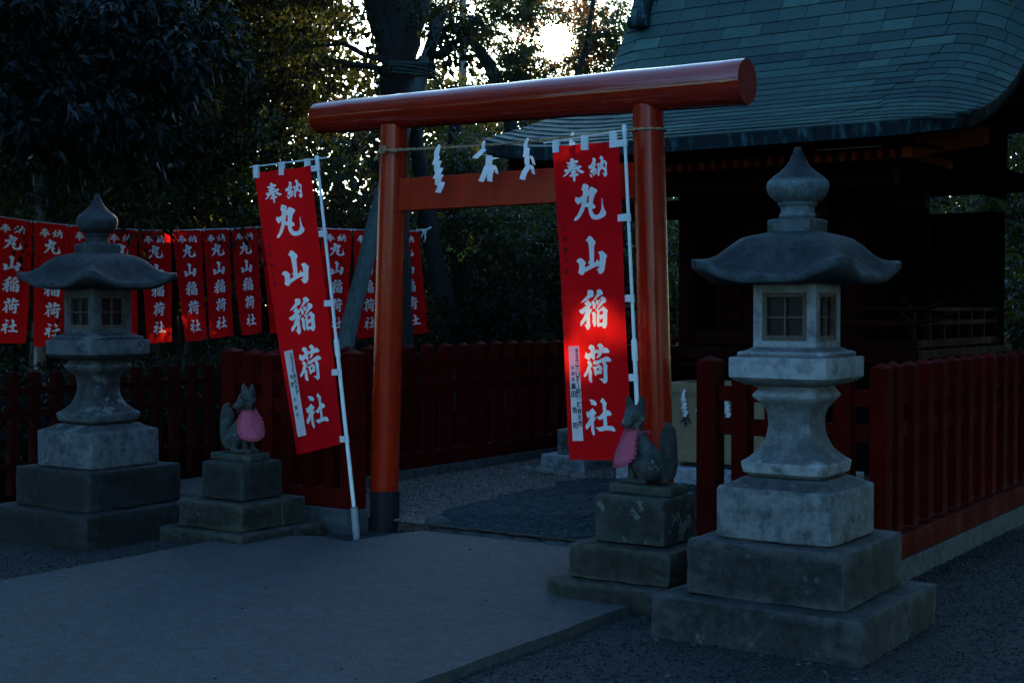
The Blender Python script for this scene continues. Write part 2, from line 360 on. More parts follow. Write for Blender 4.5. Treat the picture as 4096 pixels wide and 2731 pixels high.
def scatter(name, pts, sizes, m, kind='stuff', parent=None, fl=.55, seed=3, ico=False):
    oc = np.array([(1, 0, 0), (-1, 0, 0), (0, 1, 0), (0, -1, 0), (0, 0, 1), (0, 0, -1)], float)
    of = np.array([(0, 2, 4), (2, 1, 4), (1, 3, 4), (3, 0, 4), (2, 0, 5), (1, 2, 5), (3, 1, 5), (0, 3, 5)])
    if ico:
        b_ = bmesh.new(); bmesh.ops.create_icosphere(b_, subdivisions=2, radius=1); oc = np.array([v.co[:] for v in b_.verts]); of = np.array([[v.index for v in f.verts] for f in b_.faces]); b_.free()
    nv_ = len(oc); n = len(pts); rg = np.random.default_rng(seed); P = np.array(pts); s = np.array(sizes)
    a = rg.uniform(0, 6.28, n); V = oc[None]*np.stack([s*rg.uniform(.8, 1.3, n), s*rg.uniform(.7, 1.1, n), s*fl*rg.uniform(.7, 1.2, n)], 1)[:, None, :]
    V = V*(rg.uniform(.8, 1.2, (n, nv_, 1)) if not ico else 1)
    tx = rg.uniform(-.5, .5, n)[:, None]*(.15 if ico else 1); z2 = V[..., 2]+V[..., 0]*tx
    X = V[..., 0]*np.cos(a)[:, None]-V[..., 1]*np.sin(a)[:, None]; Y = V[..., 0]*np.sin(a)[:, None]+V[..., 1]*np.cos(a)[:, None]
    V = np.stack([X, Y, z2], 2)+P[:, None, :]
    F = (of[None]+(np.arange(n)*nv_)[:, None, None]).reshape(-1, 3)
    me = tris_mesh(name, V.reshape(-1, 3), F); me.materials.append(m); me.polygons.foreach_set('use_smooth', [True]*len(me.polygons))
    return link(name, me, None, parent, kind=kind)
rest = cand[292:]
if rest: scatter('small_cobble', [(x, y, ENC+.003) for x, y in rest], [rnd.uniform(.030, .042) for _ in rest], M_cob, parent=cobw, fl=.30, ico=True)
# loose gravel as real pebbles
def free(x, y):
    if inpoly(x, y, PATH): return False
    if -3.1 < x < -2.09 and 5.74 < y < 6.77: return False
    if -8.2 < x < -7.2 and 5.7 < y < 6.73: return False
    return True
pts = []
while len(pts) < 30000:
    if rnd.random() < .7:
        y = rnd.uniform(4.2, 10); x = rnd.uniform(-3.7, -.7+(y-4)*-.12)
    else: y = rnd.uniform(4.7, 8); x = rnd.uniform(-9.2, -6.6)
    if free(x, y) and not (x < -2.62 and x > -8 and y > 7.3): pts.append((x, y, rnd.uniform(.001, .006)))
scatter('loose_gravel', pts, [rnd.uniform(.004, .009) if rnd.random() < .985 else rnd.uniform(.01, .02) for _ in pts], M_peb)
pts = []
while len(pts) < 26000:
    y = 7.45+(rnd.random()**1.4)*4.2; x = rnd.uniform(-7.45, -5.75)
    if not inpoly(x, y, COB): pts.append((x, y, ENC+rnd.uniform(0, .008)))
scatter('brown_gravel_stones', pts, [rnd.uniform(.006, .013) for _ in pts], M_peb2, seed=5)
# border stones between asphalt and cobbles
rockm = []
for i in range(4):
    r = random.Random(i+20); bm = bmesh.new(); bmesh.ops.create_icosphere(bm, subdivisions=3, radius=1)
    for v in bm.verts:
        c = v.co; k = 1+.10*sin(3*c.x+i)+.08*sin(4*c.y+2*i)+.05*sin(7*c.x*c.y+i); v.co = Vector((c.x*k, c.y*k*.95, c.z*.6*k))
    me = bpy.data.meshes.new('stone'); bm.to_mesh(me); bm.free(); me.polygons.foreach_set('use_smooth', [True]*len(me.polygons)); rockm.append(me)
bor = thing('border_stones', 'low row of flat grey stones set between the asphalt path and the cobbled walk', 'stone border', (0, 0, 0))
r_cob2 = stone('flat_border_stone', (.085, .10, .115), (.05, .058, .066), None, .6, .7, 14, edge=False)
spec = [(-5.78, 7.56, .115, .09, .075, 1)]+[(-5.64+i*.225, 7.47-.005*i, .108+.01*(i % 3), .055, .03, i % 4) for i in range(8)]
for x, y, a, b, h, k in spec:
    me = rockm[k].copy(); me.materials.clear(); me.materials.append(r_cob2)
    link('stone', me, None, bor, loc=(x, y, .05 if h < .05 else .075), rot=(0, 0, rnd.uniform(-.06, .06)), scale=(a, b, h))
# ------------------------------------------------------------------ fences
def post_mesh(name, w, z0, z1, cap=.03):
    bm = bmesh.new(); h = w/2; e = .0035
    ring = lambda r, z: [bm.verts.new((sx*r, sy*r, z)) for sx, sy in ((-1, -1), (1, -1), (1, 1), (-1, 1))]
    rs = [ring(h, z0), ring(h, z1-cap-.004), ring(h-e, z1-cap)]
    for a, b in zip(rs, rs[1:]):
        for i in range(4): bm.faces.new((a[i], a[(i+1) % 4], b[(i+1) % 4], b[i]))
    t = bm.verts.new((0, 0, z1))
    for i in range(4): bm.faces.new((rs[-1][i], rs[-1][(i+1) % 4], t))
    me = bpy.data.meshes.new(name); bmesh.ops.recalc_face_normals(bm, faces=bm.faces); bm.to_mesh(me); bm.free(); me.materials.append(M_fence); return me
PM = post_mesh('post', .10, .30, 1.26); PMc = post_mesh('post', .125, .16, 1.28); PMo = post_mesh('post', .078, .0, 1.04, .012)
def fence(name, label, a, b, nposts, pm, rails, sill, curb, ends=(None, None), rt=.045, w=.1, zc=0):
    """a,b: plan end points of the centre line"""
    A = Vector(a); B = Vector(b); L = (B-A).length; ang = math.atan2(B.y-A.y, B.x-A.x)
    t = thing(name, label, 'fence', (A.x, A.y, 0), ang, 'red wooden fences of the shrine enclosure')
    for i in range(nposts):
        x = L*i/(nposts-1); m = pm
        if i == 0 and ends[0]: m = ends[0]
        if i == nposts-1 and ends[1]: m = ends[1]
        link('post', m, None, t, loc=(x, 0, rnd.uniform(-.004, .004)), rot=(0, 0, rnd.uniform(-.012, .012)))
    for z0, z1 in rails: bx('rail', (0, L, -rt/2, rt/2, z0, z1), M_fence, t, bev=.003)
    if sill: bx('sill', (-.06, L+.06, -.065, .065, sill[0], sill[1]), M_fence, t, bev=.004)
    if curb: bx('concrete_curb', (-.08, L+.08, -.075, .075, zc-.05, curb), M_conc, t, bev=.006)
    return t
M_endf = plain('red_end_grain', (.26, .012, .005), .6, .2, .35, 60); M_fence_shade = lacquer('shaded_red_fence_paint', (.03, .0009, .0006), (.018, .0006, .0004), .85, (8, 8, .8))  # open fence: shade at the left edge put into its paint colour
RL = [(1.008, 1.10), (.81, .908)]
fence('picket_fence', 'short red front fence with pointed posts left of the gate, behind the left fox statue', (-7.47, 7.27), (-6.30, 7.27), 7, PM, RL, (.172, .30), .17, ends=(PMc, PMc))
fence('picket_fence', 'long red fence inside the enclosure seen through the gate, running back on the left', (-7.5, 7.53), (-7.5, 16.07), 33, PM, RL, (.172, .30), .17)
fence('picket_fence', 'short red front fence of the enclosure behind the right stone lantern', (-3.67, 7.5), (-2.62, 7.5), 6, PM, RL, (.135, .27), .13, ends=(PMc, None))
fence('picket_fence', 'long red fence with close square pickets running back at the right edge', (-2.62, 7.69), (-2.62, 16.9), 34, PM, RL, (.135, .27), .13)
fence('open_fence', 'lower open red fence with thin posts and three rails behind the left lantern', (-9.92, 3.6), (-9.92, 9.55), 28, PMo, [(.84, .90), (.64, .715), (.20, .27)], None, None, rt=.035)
for o in C.objects:
    if o.name.startswith('rail') and o.parent and o.parent.name.startswith('open_fence'): o.data.materials.clear(); o.data.materials.append(M_fence_shade)
PMo.materials.clear(); PMo.materials.append(M_fence_shade)
# ------------------------------------------------------------------ torii
tor = thing('torii_gate', 'vermilion torii gate with round log beam and two leaning round pillars', 'torii gate', (0, 0, 0))
def lathe_line(p0, p1, prof, n=40, bm=None):
    """revolve prof [(t,r)] about the line p0-p1"""
    bm = bm or bmesh.new(); p0 = Vector(p0); p1 = Vector(p1); d = (p1-p0).normalized()
    a = d.cross(Vector((0, 1, 0))).normalized() if abs(d.y) < .9 else Vector((1, 0, 0)); b = d.cross(a).normalized(); R = []
    for t, r in prof:
        c = p0+(p1-p0)*t
        R.append([bm.verts.new(c+(a*cos(2*pi*j/n)+b*sin(2*pi*j/n))*r) for j in range(n)])
    for r0, r1 in zip(R, R[1:]):
        for j in range(n): bm.faces.new((r0[j], r0[(j+1) % n], r1[(j+1) % n], r1[j]))
    bm.faces.new(R[0][::-1]); bm.faces.new(R[-1]); return bm
def auto(o, ang=40):
    me = o.data; me.polygons.foreach_set('use_smooth', [True]*len(me.polygons))
    try: me.set_sharp_from_angle(angle=radians(ang))
    except Exception: pass
    return o
auto(bm_obj('beam', lathe_line((-6.81, 7.48, 2.941), (-3.43, 7.48, 2.890), [(0, .095), (.004, .112), (.02, .1145)]+[(.05+i*.05, .115+.0225*(i*.05+.05)+.0015*sin(i*1.9)) for i in range(19)]+[(.996, .1385), (1, .134)], 56), M_red, tor))
for s, xb, xt in ((-1, -6.194, -6.098), (1, -4.012, -4.092)):
    zt = 2.835
    auto(bm_obj('pillar', lathe_line((xb, 7.48, .28), (xt, 7.48, zt), [(0, .1005), (.2, .1015), (.5, .100), (.8, .098), (1, .096)], 48), M_redp, tor))
    auto(bm_obj('base_wrap', lathe_line((xb, 7.48, -.03), (xb+(xt-xb)*.1, 7.48, .285), [(0, .106), (1, .1045)], 14), M_black, tor), 20)
bx('tie_beam', (-6.03, -4.16, 7.446, 7.514, 2.238, 2.461), M_redp, tor, bev=.004)
bm_obj('end_face', lathe_line((-3.431, 7.48, 2.890), (-3.4275, 7.48, 2.890), [(0, .1325), (1, .131)], 48), M_endf, tor)
bm = bmesh.new(); r_ = random.Random(3)
for k, a0 in enumerate((.9, 2.6, 3.7, 5.2)):
    p = Vector((0, 0, 0)); d = a0
    for i in range(4):
        q = p+Vector((0, cos(d), sin(d)))*.026; d += r_.uniform(-.5, .5); tube(bm, [p+Vector((-3.4265, 7.48, 2.89)), q+Vector((-3.4265, 7.48, 2.89))], .0012, 4); p = q
bm_obj('end_crack', bm, plain('pale_crack', (.5, .12, .09), .7), tor)
# ------------------------------------------------------------------ stone lanterns
def sq_ring(w, z, n=3.2, N_=64, lift=0, liftp=4, tuck=0):
    out = []
    for j in range(N_):
        a = 2*pi*j/N_; c, s = cos(a), sin(a); r = (abs(c)**n+abs(s)**n)**(-1/n)
        corner = (abs(sin(2*a)))**liftp
        r *= w*(1-tuck*(1-corner)); out.append((c*r, s*r, z+lift*corner))
    return out
def loft(rings, m, name, parent, cap0=True, cap1=True, ang=38, jit=0, seed=1):
    bm = bmesh.new(); R = [[bm.verts.new(p) for p in r] for r in rings]; n = len(R[0])
    for a, b in zip(R, R[1:]):
        for j in range(n): bm.faces.new((a[j], a[(j+1) % n], b[(j+1) % n], b[j]))
    if cap0: bm.faces.new(R[0][::-1])
    if cap1: bm.faces.new(R[-1])
    if jit:
        r = random.Random(seed)
        for v in bm.verts: v.co += Vector((r.uniform(-jit, jit), r.uniform(-jit, jit), r.uniform(-jit, jit)))
    return auto(bm_obj(name, bm, m, parent), ang)
def block(name, x0, x1, y0, y1, z0, z1, m, parent, bev=.012, seed=0, rough=.004):
    bm = bmesh.new(); box(bm, x0, x1, y0, y1, z0, z1)
    bmesh.ops.bevel(bm, geom=list(bm.edges), offset=bev, segments=2, affect='EDGES', profile=.6)
    bmesh.ops.subdivide_edges(bm, edges=[e for e in bm.edges if e.calc_length() > .08], cuts=5, use_grid_fill=True)
    r = random.Random(seed)
    for v in bm.verts: v.co += Vector((r.uniform(-1, 1), r.uniform(-1, 1), r.uniform(-1, 1)))*rough
    return auto(bm_obj(name, bm, m, parent), 50)
def square(w, z, N_=64): return sq_ring(w, z, 24, N_)
def lantern(cx_, cy_, dz, ms, mb, mr, label, seed, right=True):
    t = thing('stone_lantern', label, 'stone lantern', (cx_, cy_, dz), 0, 'stone lanterns flanking the path')
    # base courses
    if right:
        block('base_stone', -.513, .513, -.513, .12, -.06, .203, mb, t, .010, seed)
        block('base_stone', -.513, .513, .126, .54, -.06, .201, mb, t, .010, seed+1)
    else:
        block('base_stone', -.513, .513, -.513, .22, -.06, .203, mb, t, .010, seed)
        block('base_stone', -.513, .513, .226, .54, -.06, .201, mb, t, .010, seed+1)
    block('step_stone', -.39, .39, -.39, .39, .206, .466, mb, t, .013, seed+2)
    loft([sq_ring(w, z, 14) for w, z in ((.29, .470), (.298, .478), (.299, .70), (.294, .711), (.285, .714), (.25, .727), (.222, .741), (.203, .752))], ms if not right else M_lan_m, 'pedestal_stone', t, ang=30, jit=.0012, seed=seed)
    prof = [(.17, .754, 9), (.19, .764, 8), (.2085, .778, 8), (.2135, .80, 8), (.2150, .823, 9), (.208, .829, 9), (.183, .851, 7), (.148, .888, 6), (.125, .937, 5.5), (.117, .974, 5.5), (.1135, 1.005, 5.5), (.116, 1.048, 6), (.124, 1.076, 6), (.148, 1.109, 7), (.171, 1.135, 8), (.1735, 1.146, 8), (.160, 1.165, 8), (.150, 1.178, 8), (.146, 1.186, 8)]
    if not right: prof = [(a*(1 if z < .85 or z > 1.1 else .985), z, n) for a, z, n in prof]
    cup = loft([sq_ring(a, z, n) for a, z, n in prof], ms, 'shaft', t, ang=32, jit=.0008, seed=seed+3)
    pl = [(.15, 1.187), (.19, 1.194), (.235, 1.212), (.252, 1.226), (.2595, 1.232), (.2600, 1.320), (.256, 1.3265), (.232, 1.329), (.2285, 1.333), (.2285, 1.346), (.224, 1.352), (.20, 1.357), (.176, 1.370), (.166, 1.3735)]
    loft([sq_ring(a, z, 11) for a, z in pl], ms, 'platform', t, ang=30, jit=.0006, seed=seed+4)
    # fire box: corner posts, lintel and sill with openings on all sides
    bm = bmesh.new(); W = .157; o = .113
    box(bm, -W, W, -W, W, 1.3745, 1.404); box(bm, -W, W, -W, W, 1.634, 1.676)
    for sx in (-1, 1):
        for sy in (-1, 1): box(bm, *sorted((sx*o, sx*W)), *sorted((sy*o, sy*W)), 1.404, 1.634)
    fb = bm_obj('fire_box', bm, ms, t)
    for k in range(4):
        wf = bpy.data.objects.new('window', None); 
        bm = bmesh.new(); a = .112; y0, y1 = -.1545, -.128; z0, z1 = 1.405, 1.633; q = .021
        box(bm, -a, -a+q, y0, y1, z0, z1); box(bm, a-q, a, y0, y1, z0, z1); box(bm, -a+q, a-q, y0, y1, z0, z0+q+.004); box(bm, -a+q, a-q, y0, y1, z1-q, z1)
        wo = bm_obj('window_frame', bm, M_wood, fb, rot=(0, 0, k*pi/2))
        bm = bmesh.new(); g = .0045
        box(bm, -g, g, y0+.006, y1-.004, z0+q+.004, z1-q); box(bm, -a+q, -g, y0+.007, y1-.005, 1.512, 1.521); box(bm, g, a-q, y0+.007, y1-.005, 1.512, 1.521)
        bm_obj('lattice', bm, M_wood, fb, rot=(0, 0, k*pi/2))
        bx('pane', (-a+q, a-q, y1-.003, y1-.001, z0+q+.004, z1-q), M_pane, fb, rot=(0, 0, k*pi/2))
    bpy.data.objects.remove(wf)
    # roof
    rr = [(.05, 1.925), (.115, 1.924), (.138, 1.920), (.19, 1.905), (.225, 1.886), (.26, 1.848), (.285, 1.812), (.31, 1.780), (.338, 1.752), (.365, 1.733), (.39, 1.719), (.399, 1.713)]
    R = []
    for w_, z in rr:
        f = max(0, (w_-.15)/.25); R.append(sq_ring(w_, z, 3.3+9*f, 96, .078*f*f, 8, .05*f))
    R.append(sq_ring(.400, 1.688, 12, 96, .074, 8, .05)); R.append(sq_ring(.392, 1.676, 12, 96, .070, 8, .05)); R.append(sq_ring(.34, 1.674, 10, 96, .034, 8, .03)); R.append(sq_ring(.2, 1.677, 8, 96)); 
    loft(R[::-1], mr, 'roof', t, ang=60, jit=.0014, seed=seed+5)
    loft([sq_ring(a, z, 14, 64) for a, z in ((.1125, 1.918), (.1135, 1.976), (.110, 1.981), (.095, 1.986), (.088, 1.99))], M_fin2 if right else mr, 'finial_base', t, ang=30, jit=.001, seed=seed+6)
    fp = [(.080, 1.985), (.088, 1.995), (.090, 2.003), (.083, 2.012), (.079, 2.03), (.082, 2.046), (.092, 2.054), (.094, 2.061), (.089, 2.066), (.110, 2.078), (.132, 2.098), (.146, 2.124), (.149, 2.142), (.145, 2.163), (.130, 2.181), (.105, 2.200), (.080, 2.219), (.060, 2.239), (.043, 2.262), (.030, 2.29), (.021, 2.312), (.0175, 2.328), (.012, 2.331)]
    if not right: fp = [(a*.93, z-.01 if z < 2.1 else z+.0) for a, z in fp]
    loft([[(cos(2*pi*j/64)*a, sin(2*pi*j/64)*a, z) for j in range(64)] for a, z in fp], M_fin if right else mr, 'finial', t, ang=35, jit=.0008, seed=seed+7)
    return t
def fin_mat():
    # rain-blackened cap with a pale lichen band round the bulb
    m = stone('finial_stone', (.036, .05, .062), (.015, .021, .028), None, .66, 1, 15); n = m.node_tree.nodes; l = m.node_tree.links; b = n['Principled BSDF']
    old = b.inputs['Base Color'].links[0].from_socket; t = n.new('ShaderNodeTexCoord'); sx = n.new('ShaderNodeSeparateXYZ'); l.new(t.outputs['Object'], sx.inputs[0])
    nz = noise(n, l, t.outputs['Object'], 26, 6, .75); a = n.new('ShaderNodeMath'); a.operation = 'MULTIPLY_ADD'; a.inputs[1].default_value = .07; l.new(nz, a.inputs[0]); l.new(sx.outputs['Z'], a.inputs[2])
    band = ramp(n, l, a.outputs[0], [(0, .3), (1, .3)]); mp = n.new('ShaderNodeMapRange'); mp.inputs['From Min'].default_value = 2.213; mp.inputs['From Max'].default_value = 2.198; l.new(a.outputs[0], mp.inputs['Value'])
    l.new(mix(n, l, mp.outputs[0], old, mix(n, l, 1.0, (.11, .145, .165), ramp(n, l, nz, [(.35, .45), (.65, 1.2)]), 'MULTIPLY')), b.inputs['Base Color']); return m
M_fin = fin_mat(); M_fin2 = stone('mossy_finial_base', (.07, .09, .10), (.03, .04, .045), (.14, .18, .19), .64, 1, 25, moss=(.03, .032, .01)); M_lan_m = stone('granite_mid', (.125, .14, .155), (.055, .062, .07), (.19, .22, .245), .68, 1.0, 16)
M_pane = plain('lantern_pane', (.010, .010, .013), .35, .15, .3, 6)
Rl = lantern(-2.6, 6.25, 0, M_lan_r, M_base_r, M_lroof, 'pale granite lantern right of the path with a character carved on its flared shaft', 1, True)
Ll = lantern(-7.71, 6.23, .02, M_lan_l, M_base_l, M_lroof2, 'weathered granite lantern at left, its colour darkened for shade, in front of the row of red banners', 30, False)

# ------------------------------------------------------------------ written characters
G={
 'hou':([[523,386,542,350,569,339,607,353,641,381,646,416,699,399,747,423,758,451,731,467,665,475,631,483,610,511,657,499,695,508,713,534,686,556,619,569,586,582,571,600,619,580,691,575,745,547,778,546,835,566,847,589,820,605,753,624,816,668,873,694,919,736,895,748,830,752,773,732,729,693,687,637,654,637,640,658,678,672,693,695,675,715,642,726,640,758,674,742,732,758,746,784,722,800,643,810,637,902,621,949,601,956,568,907,577,821,498,819,472,806,480,780,546,739,519,701,520,682,566,678,571,657,528,665,479,703,416,758,347,801,287,809,291,785,343,760,407,689,354,692,330,663,376,610,411,627,451,625,469,607,461,582,436,553,442,521,496,539,518,511,479,508,422,464,418,434,470,444,523,438,540,421,525,397]],
  [[543,773,575,747,580,766]]),
 'nou':([[1176,402,1216,376,1248,381,1284,433,1275,476,1207,529,1260,507,1293,542,1289,563,1255,593,1202,669,1211,672,1246,627,1301,678,1296,702,1244,710,1285,736,1292,774,1274,799,1255,795,1231,769,1232,747,1217,727,1187,746,1224,782,1234,818,1214,837,1182,824,1160,768,1122,765,1094,735,1106,709,1154,651,1109,653,1072,671,1057,651,1051,596,1068,581,1107,577,1170,504,1199,447],[1068,787,1126,803,1162,844,1154,873,1124,884,1096,860],[1389,389,1437,334,1469,336,1516,392,1506,464,1551,452,1576,465,1629,529,1628,561,1603,607,1613,813,1597,860,1551,887,1514,866,1492,813,1452,775,1519,786,1539,769,1538,726,1498,700,1449,661,1374,743,1373,819,1355,844,1335,851,1306,802,1334,605,1312,549,1343,511,1371,530,1427,505,1428,436,1419,413]],
  [[1167,576,1205,548,1208,572,1196,587],[1508,540,1540,527,1562,539,1562,652,1493,619],[1384,572,1411,555,1401,616,1386,658]]),
 'maru':([[788,1160,822,1119,835,1054,868,1028,929,1031,1018,1084,1033,1115,1004,1163,1000,1221,1072,1132,1099,1116,1142,1127,1265,1192,1284,1223,1270,1251,1210,1304,1160,1410,1121,1541,1176,1571,1208,1625,1188,1663,1099,1678,1100,1733,1144,1809,1221,1837,1291,1828,1351,1767,1387,1690,1404,1517,1411,1401,1431,1461,1430,1548,1452,1615,1461,1674,1489,1727,1529,1774,1521,1839,1470,1886,1354,1935,1248,1956,1126,1947,1050,1897,995,1798,978,1716,980,1636,884,1607,814,1733,726,1851,632,1931,541,1960,529,1931,575,1854,611,1838,690,1716,751,1611,790,1475,730,1514,680,1539,641,1522,584,1436,613,1343,722,1368,827,1317,837,1223,822,1188]],
  [[966,1354,1022,1325,995,1520,920,1518]]),
 'yama':([[839,2447,889,2425,923,2369,969,2354,1029,2373,1161,2510,1168,2543,1111,2608,1091,2855,1088,3044,1156,3012,1200,2946,1228,2999,1280,3013,1287,2890,1273,2831,1237,2785,1295,2756,1348,2750,1400,2770,1499,2861,1513,2891,1482,2925,1419,3233,1358,3309,1277,3333,1227,3301,1204,3234,1149,3207,1233,3196,1264,3125,1140,3139,1005,3177,768,3268,733,3321,692,3333,630,3318,571,3267,603,3188,615,3065,587,3019,527,2986,584,2923,649,2902,710,2924,811,3015,813,3045,784,3083,780,3148,930,3096,907,3047,878,3009,937,2983,938,2699,921,2544,897,2502,846,2473]],
  []),
 'ina':([[832,3843,834,3748,867,3715,1000,3730,1037,3775,1022,3876,989,3899,926,3907,824,3967,742,3998,604,4038,700,3952],[711,4059,776,4015,833,3973,885,3999,900,4037,935,4046,961,4084,893,4153,894,4208,976,4179,939,4258,882,4338,879,4495,887,4627,838,4712,802,4726,759,4686,728,4619,688,4602,762,4584,774,4457,669,4557,602,4620,562,4610,572,4523,668,4433,765,4255,657,4321,596,4301,545,4251,556,4215,648,4187,775,4106,763,4080],[1123,3747,1214,3709,1283,3727,1349,3808,1343,3833,1230,3881,1027,3996,1093,4077,1100,4143,1063,4199,997,4195,985,4100,944,4016,1001,3991,1145,3817,1146,3781],[1127,3964,1187,3998,1242,3961,1299,3899,1335,3890,1428,3943,1442,4009,1431,4038,1350,4069,1142,4221,1163,4237,1263,4195,1337,4145,1371,4158,1484,4258,1458,4322,1448,4489,1445,4597,1391,4689,1346,4701,1312,4685,1279,4640,1182,4646,1140,4669,1096,4594,1109,4398,1124,4290,1109,4245,1055,4264,1189,4104,1275,4007,1300,3954,1278,3949,1202,4039,1186,4089,1145,4109,1111,4078,1086,4025],[947,4313,992,4268,1037,4270,1086,4328,1073,4396,1069,4607,1039,4649,1004,4647,950,4513,970,4471,968,4361]],
  [[1209,4276,1277,4248,1320,4264,1324,4355,1276,4341,1208,4370],[1199,4443,1230,4444,1227,4488,1320,4420,1307,4547,1192,4559]]),
 'ka':([[798,5184,853,5102,907,5100,985,5134,1009,5179,996,5247,1078,5218,1085,5244,1143,5240,1144,5163,1083,5142,1131,5083,1186,5067,1238,5088,1308,5160,1288,5206,1369,5177,1417,5194,1487,5274,1454,5316,1245,5317,1164,5412,1041,5450,1120,5322,1050,5303,999,5342,1001,5448,981,5484,944,5486,886,5414,805,5483,757,5470,666,5411,711,5275,766,5325,871,5304,874,5253,854,5215],[743,5532,791,5494,845,5499,918,5612,845,5700,891,5778,883,5902,886,6033,863,6054,818,6038,773,5978,790,5789,683,5894,623,5915,603,5880,623,5841,701,5756,779,5613,768,5569],[926,5558,980,5498,1051,5505,1214,5457,1369,5402,1447,5420,1515,5471,1521,5507,1493,5531,1338,5534,1397,5632,1383,5741,1377,6009,1337,6058,1255,6085,1206,6017,1098,5958,1236,5956,1260,5932,1264,5736,1255,5590,1227,5547,1118,5577,1044,5606,973,5600],[915,5667,952,5646,1014,5656,1134,5598,1194,5645,1239,5709,1199,5769,1212,5806,1191,5834,1047,5843,1027,5882,1000,5881,966,5840,956,5723]],
  [[1038,5708,1114,5677,1111,5744,1045,5764]]),
 'sha':([[751,6472,895,6485,982,6539,1003,6598,975,6633,930,6632,878,6608,821,6615,818,6555],[635,6775,702,6795,859,6693,977,6815,925,6857,892,6944,974,6906,965,6938,877,7030,879,7205,898,7293,887,7358,863,7387,828,7371,776,7261,786,7112,636,7235,592,7212,585,7160,604,7099,656,7071,778,6893,697,6948,650,6900],[1106,6528,1176,6447,1212,6449,1261,6519,1320,6572,1289,6636,1282,6752,1336,6743,1405,6778,1454,6852,1425,6880,1286,6896,1293,7141,1427,7143,1496,7180,1543,7253,1507,7289,1358,7254,1241,7252,1087,7282,1033,7268,944,7185,950,7167,1003,7180,1172,7148,1180,6952,1087,6999,1026,6969,998,6907,1057,6905,1185,6800,1176,6582]],
  []),
}

def polys(ch):
    P, H = G[ch]
    f = lambda q: [(q[i]/2000, q[i+1]/8000) for i in range(0, len(q), 2)]
    return [f(q) for q in P], [f(q) for q in H]
def cdt(outers, holes, grid=()):
    """triangulate; returns verts2d, faces, inside flags"""
    pts = []; faces = []
    for q in outers+holes:
        faces.append(list(range(len(pts), len(pts)+len(q)))); pts += [Vector(p) for p in q]
    no = len(outers)
    for g in grid: pts.append(Vector(g))
    edges = []
    if grid:
        pass
    v, e, f, ov, oe, of = geometry.delaunay_2d_cdt(pts, edges, faces, 0 if grid else 1, 1e-6)
    ins = []
    for q in of:
        o = any(i < no for i in q); h = any(no <= i < no+len(holes) for i in q); ins.append(bool(o and not h))
    return v, f, ins
def norm_glyph(ch):
    P, H = polys(ch); X = [p[0]*.465 for q in P for p in q]; Y = [p[1]*1.905 for q in P for p in q]
    x0, x1, y0, y1 = min(X), max(X), min(Y), max(Y); s = 1/max(x1-x0, y1-y0); cx_, cy_ = (x0+x1)/2, (y0+y1)/2
    g = lambda Q: [[((p[0]*.465-cx_)*s, -(p[1]*1.905-cy_)*s) for p in q][::-1] for q in Q]
    v, f, ins = cdt(g(P), g(H)); return [(p.x, p.y) for p in v], [t for t, i in zip(f, ins) if i]
_fc = {}
def font_glyph(ch, bold=.02):
    if (ch, bold) in _fc: return _fc[(ch, bold)]
    cu = bpy.data.curves.new('t', 'FONT'); cu.body = ch; cu.offset = bold; cu.resolution_u = 2
    o = bpy.data.objects.new('t', cu); C.objects.link(o); bpy.context.view_layer.update()
    me = bpy.data.meshes.new_from_object(o.evaluated_get(bpy.context.evaluated_depsgraph_get()))
    v = [(p.co.x, p.co.y) for p in me.vertices]; f = [tuple(p.vertices) for p in me.polygons]
    bpy.data.objects.remove(o); bpy.data.meshes.remove(me)
    if v:
        x0, x1 = min(a for a, b in v), max(a for a, b in v); y0, y1 = min(b for a, b in v), max(b for a, b in v)
        s = 1/max(x1-x0, y1-y0); v = [((a-(x0+x1)/2)*s, (b-(y0+y1)/2)*s) for a, b in v]
    _fc[(ch, bold)] = (v, f); return v, f
def put_glyphs(name, items, fn, m, parent):
    """items: (verts, faces, cx, cy, size[, sy]); fn maps (x, y) to a 3-D point"""
    V = []; F = []
    for v, f, a, b, s in items:
        k = len(V); V += [fn(a+x*s, b+y*s) for x, y in v]; F += [tuple(i+k for i in t) for t in f]
    return pyd(name, V, F, m, parent)
GH = norm_glyph('hou'); GN = norm_glyph('nou'); GY = norm_glyph('yama')
# carved character on the right lantern's shaft (front face follows the concave profile)
SHP = [(.823, .215), (.829, .208), (.851, .183), (.888, .148), (.937, .125), (.974, .117), (1.005, .1135), (1.048, .116), (1.076, .124), (1.109, .148)]
def shaft_y(z):
    for (a, b), (c, d) in zip(SHP, SHP[1:]):
        if z <= c: return b+(d-b)*(z-a)/(c-a)
    return .15
put_glyphs('carved_character', [(*GH, -.035, 1.0, .085)], lambda x, z: (x, -shaft_y(z)-.0012, z), M_carve, Rl)

# ------------------------------------------------------------------ banners
def bil(q, u, v):
    TL, TR, BR, BL = [Vector(p) for p in q]
    return (TL*(1-u)+TR*u)*(1-v)+(BL*(1-u)+BR*u)*v
CH = ('hou', 'nou', 'maru', 'yama', 'ina', 'ka', 'sha')
_P = {c: polys(c) for c in CH}
ALLO = [q for c in CH for q in _P[c][0]]; ALLH = [q for c in CH for q in _P[c][1]]
def banner_2d(nu, nv):
    o = [[(0, 0), (1, 0), (1, 1), (0, 1)]]
    edge = []
    for i in range(1, nu): edge += [(i/nu, 0), (i/nu, 1)]
    for j in range(1, nv): edge += [(0, j/nv), (1, j/nv)]
    gr = edge+[(i/nu, j/nv) for i in range(1, nu) for j in range(1, nv)]
    v, f, ins = cdt(ALLO, ALLH, gr+[(0, 0), (1, 0), (1, 1), (0, 1)])
    return [(p.x, p.y) for p in v], f, ins
B2 = banner_2d(8, 32)
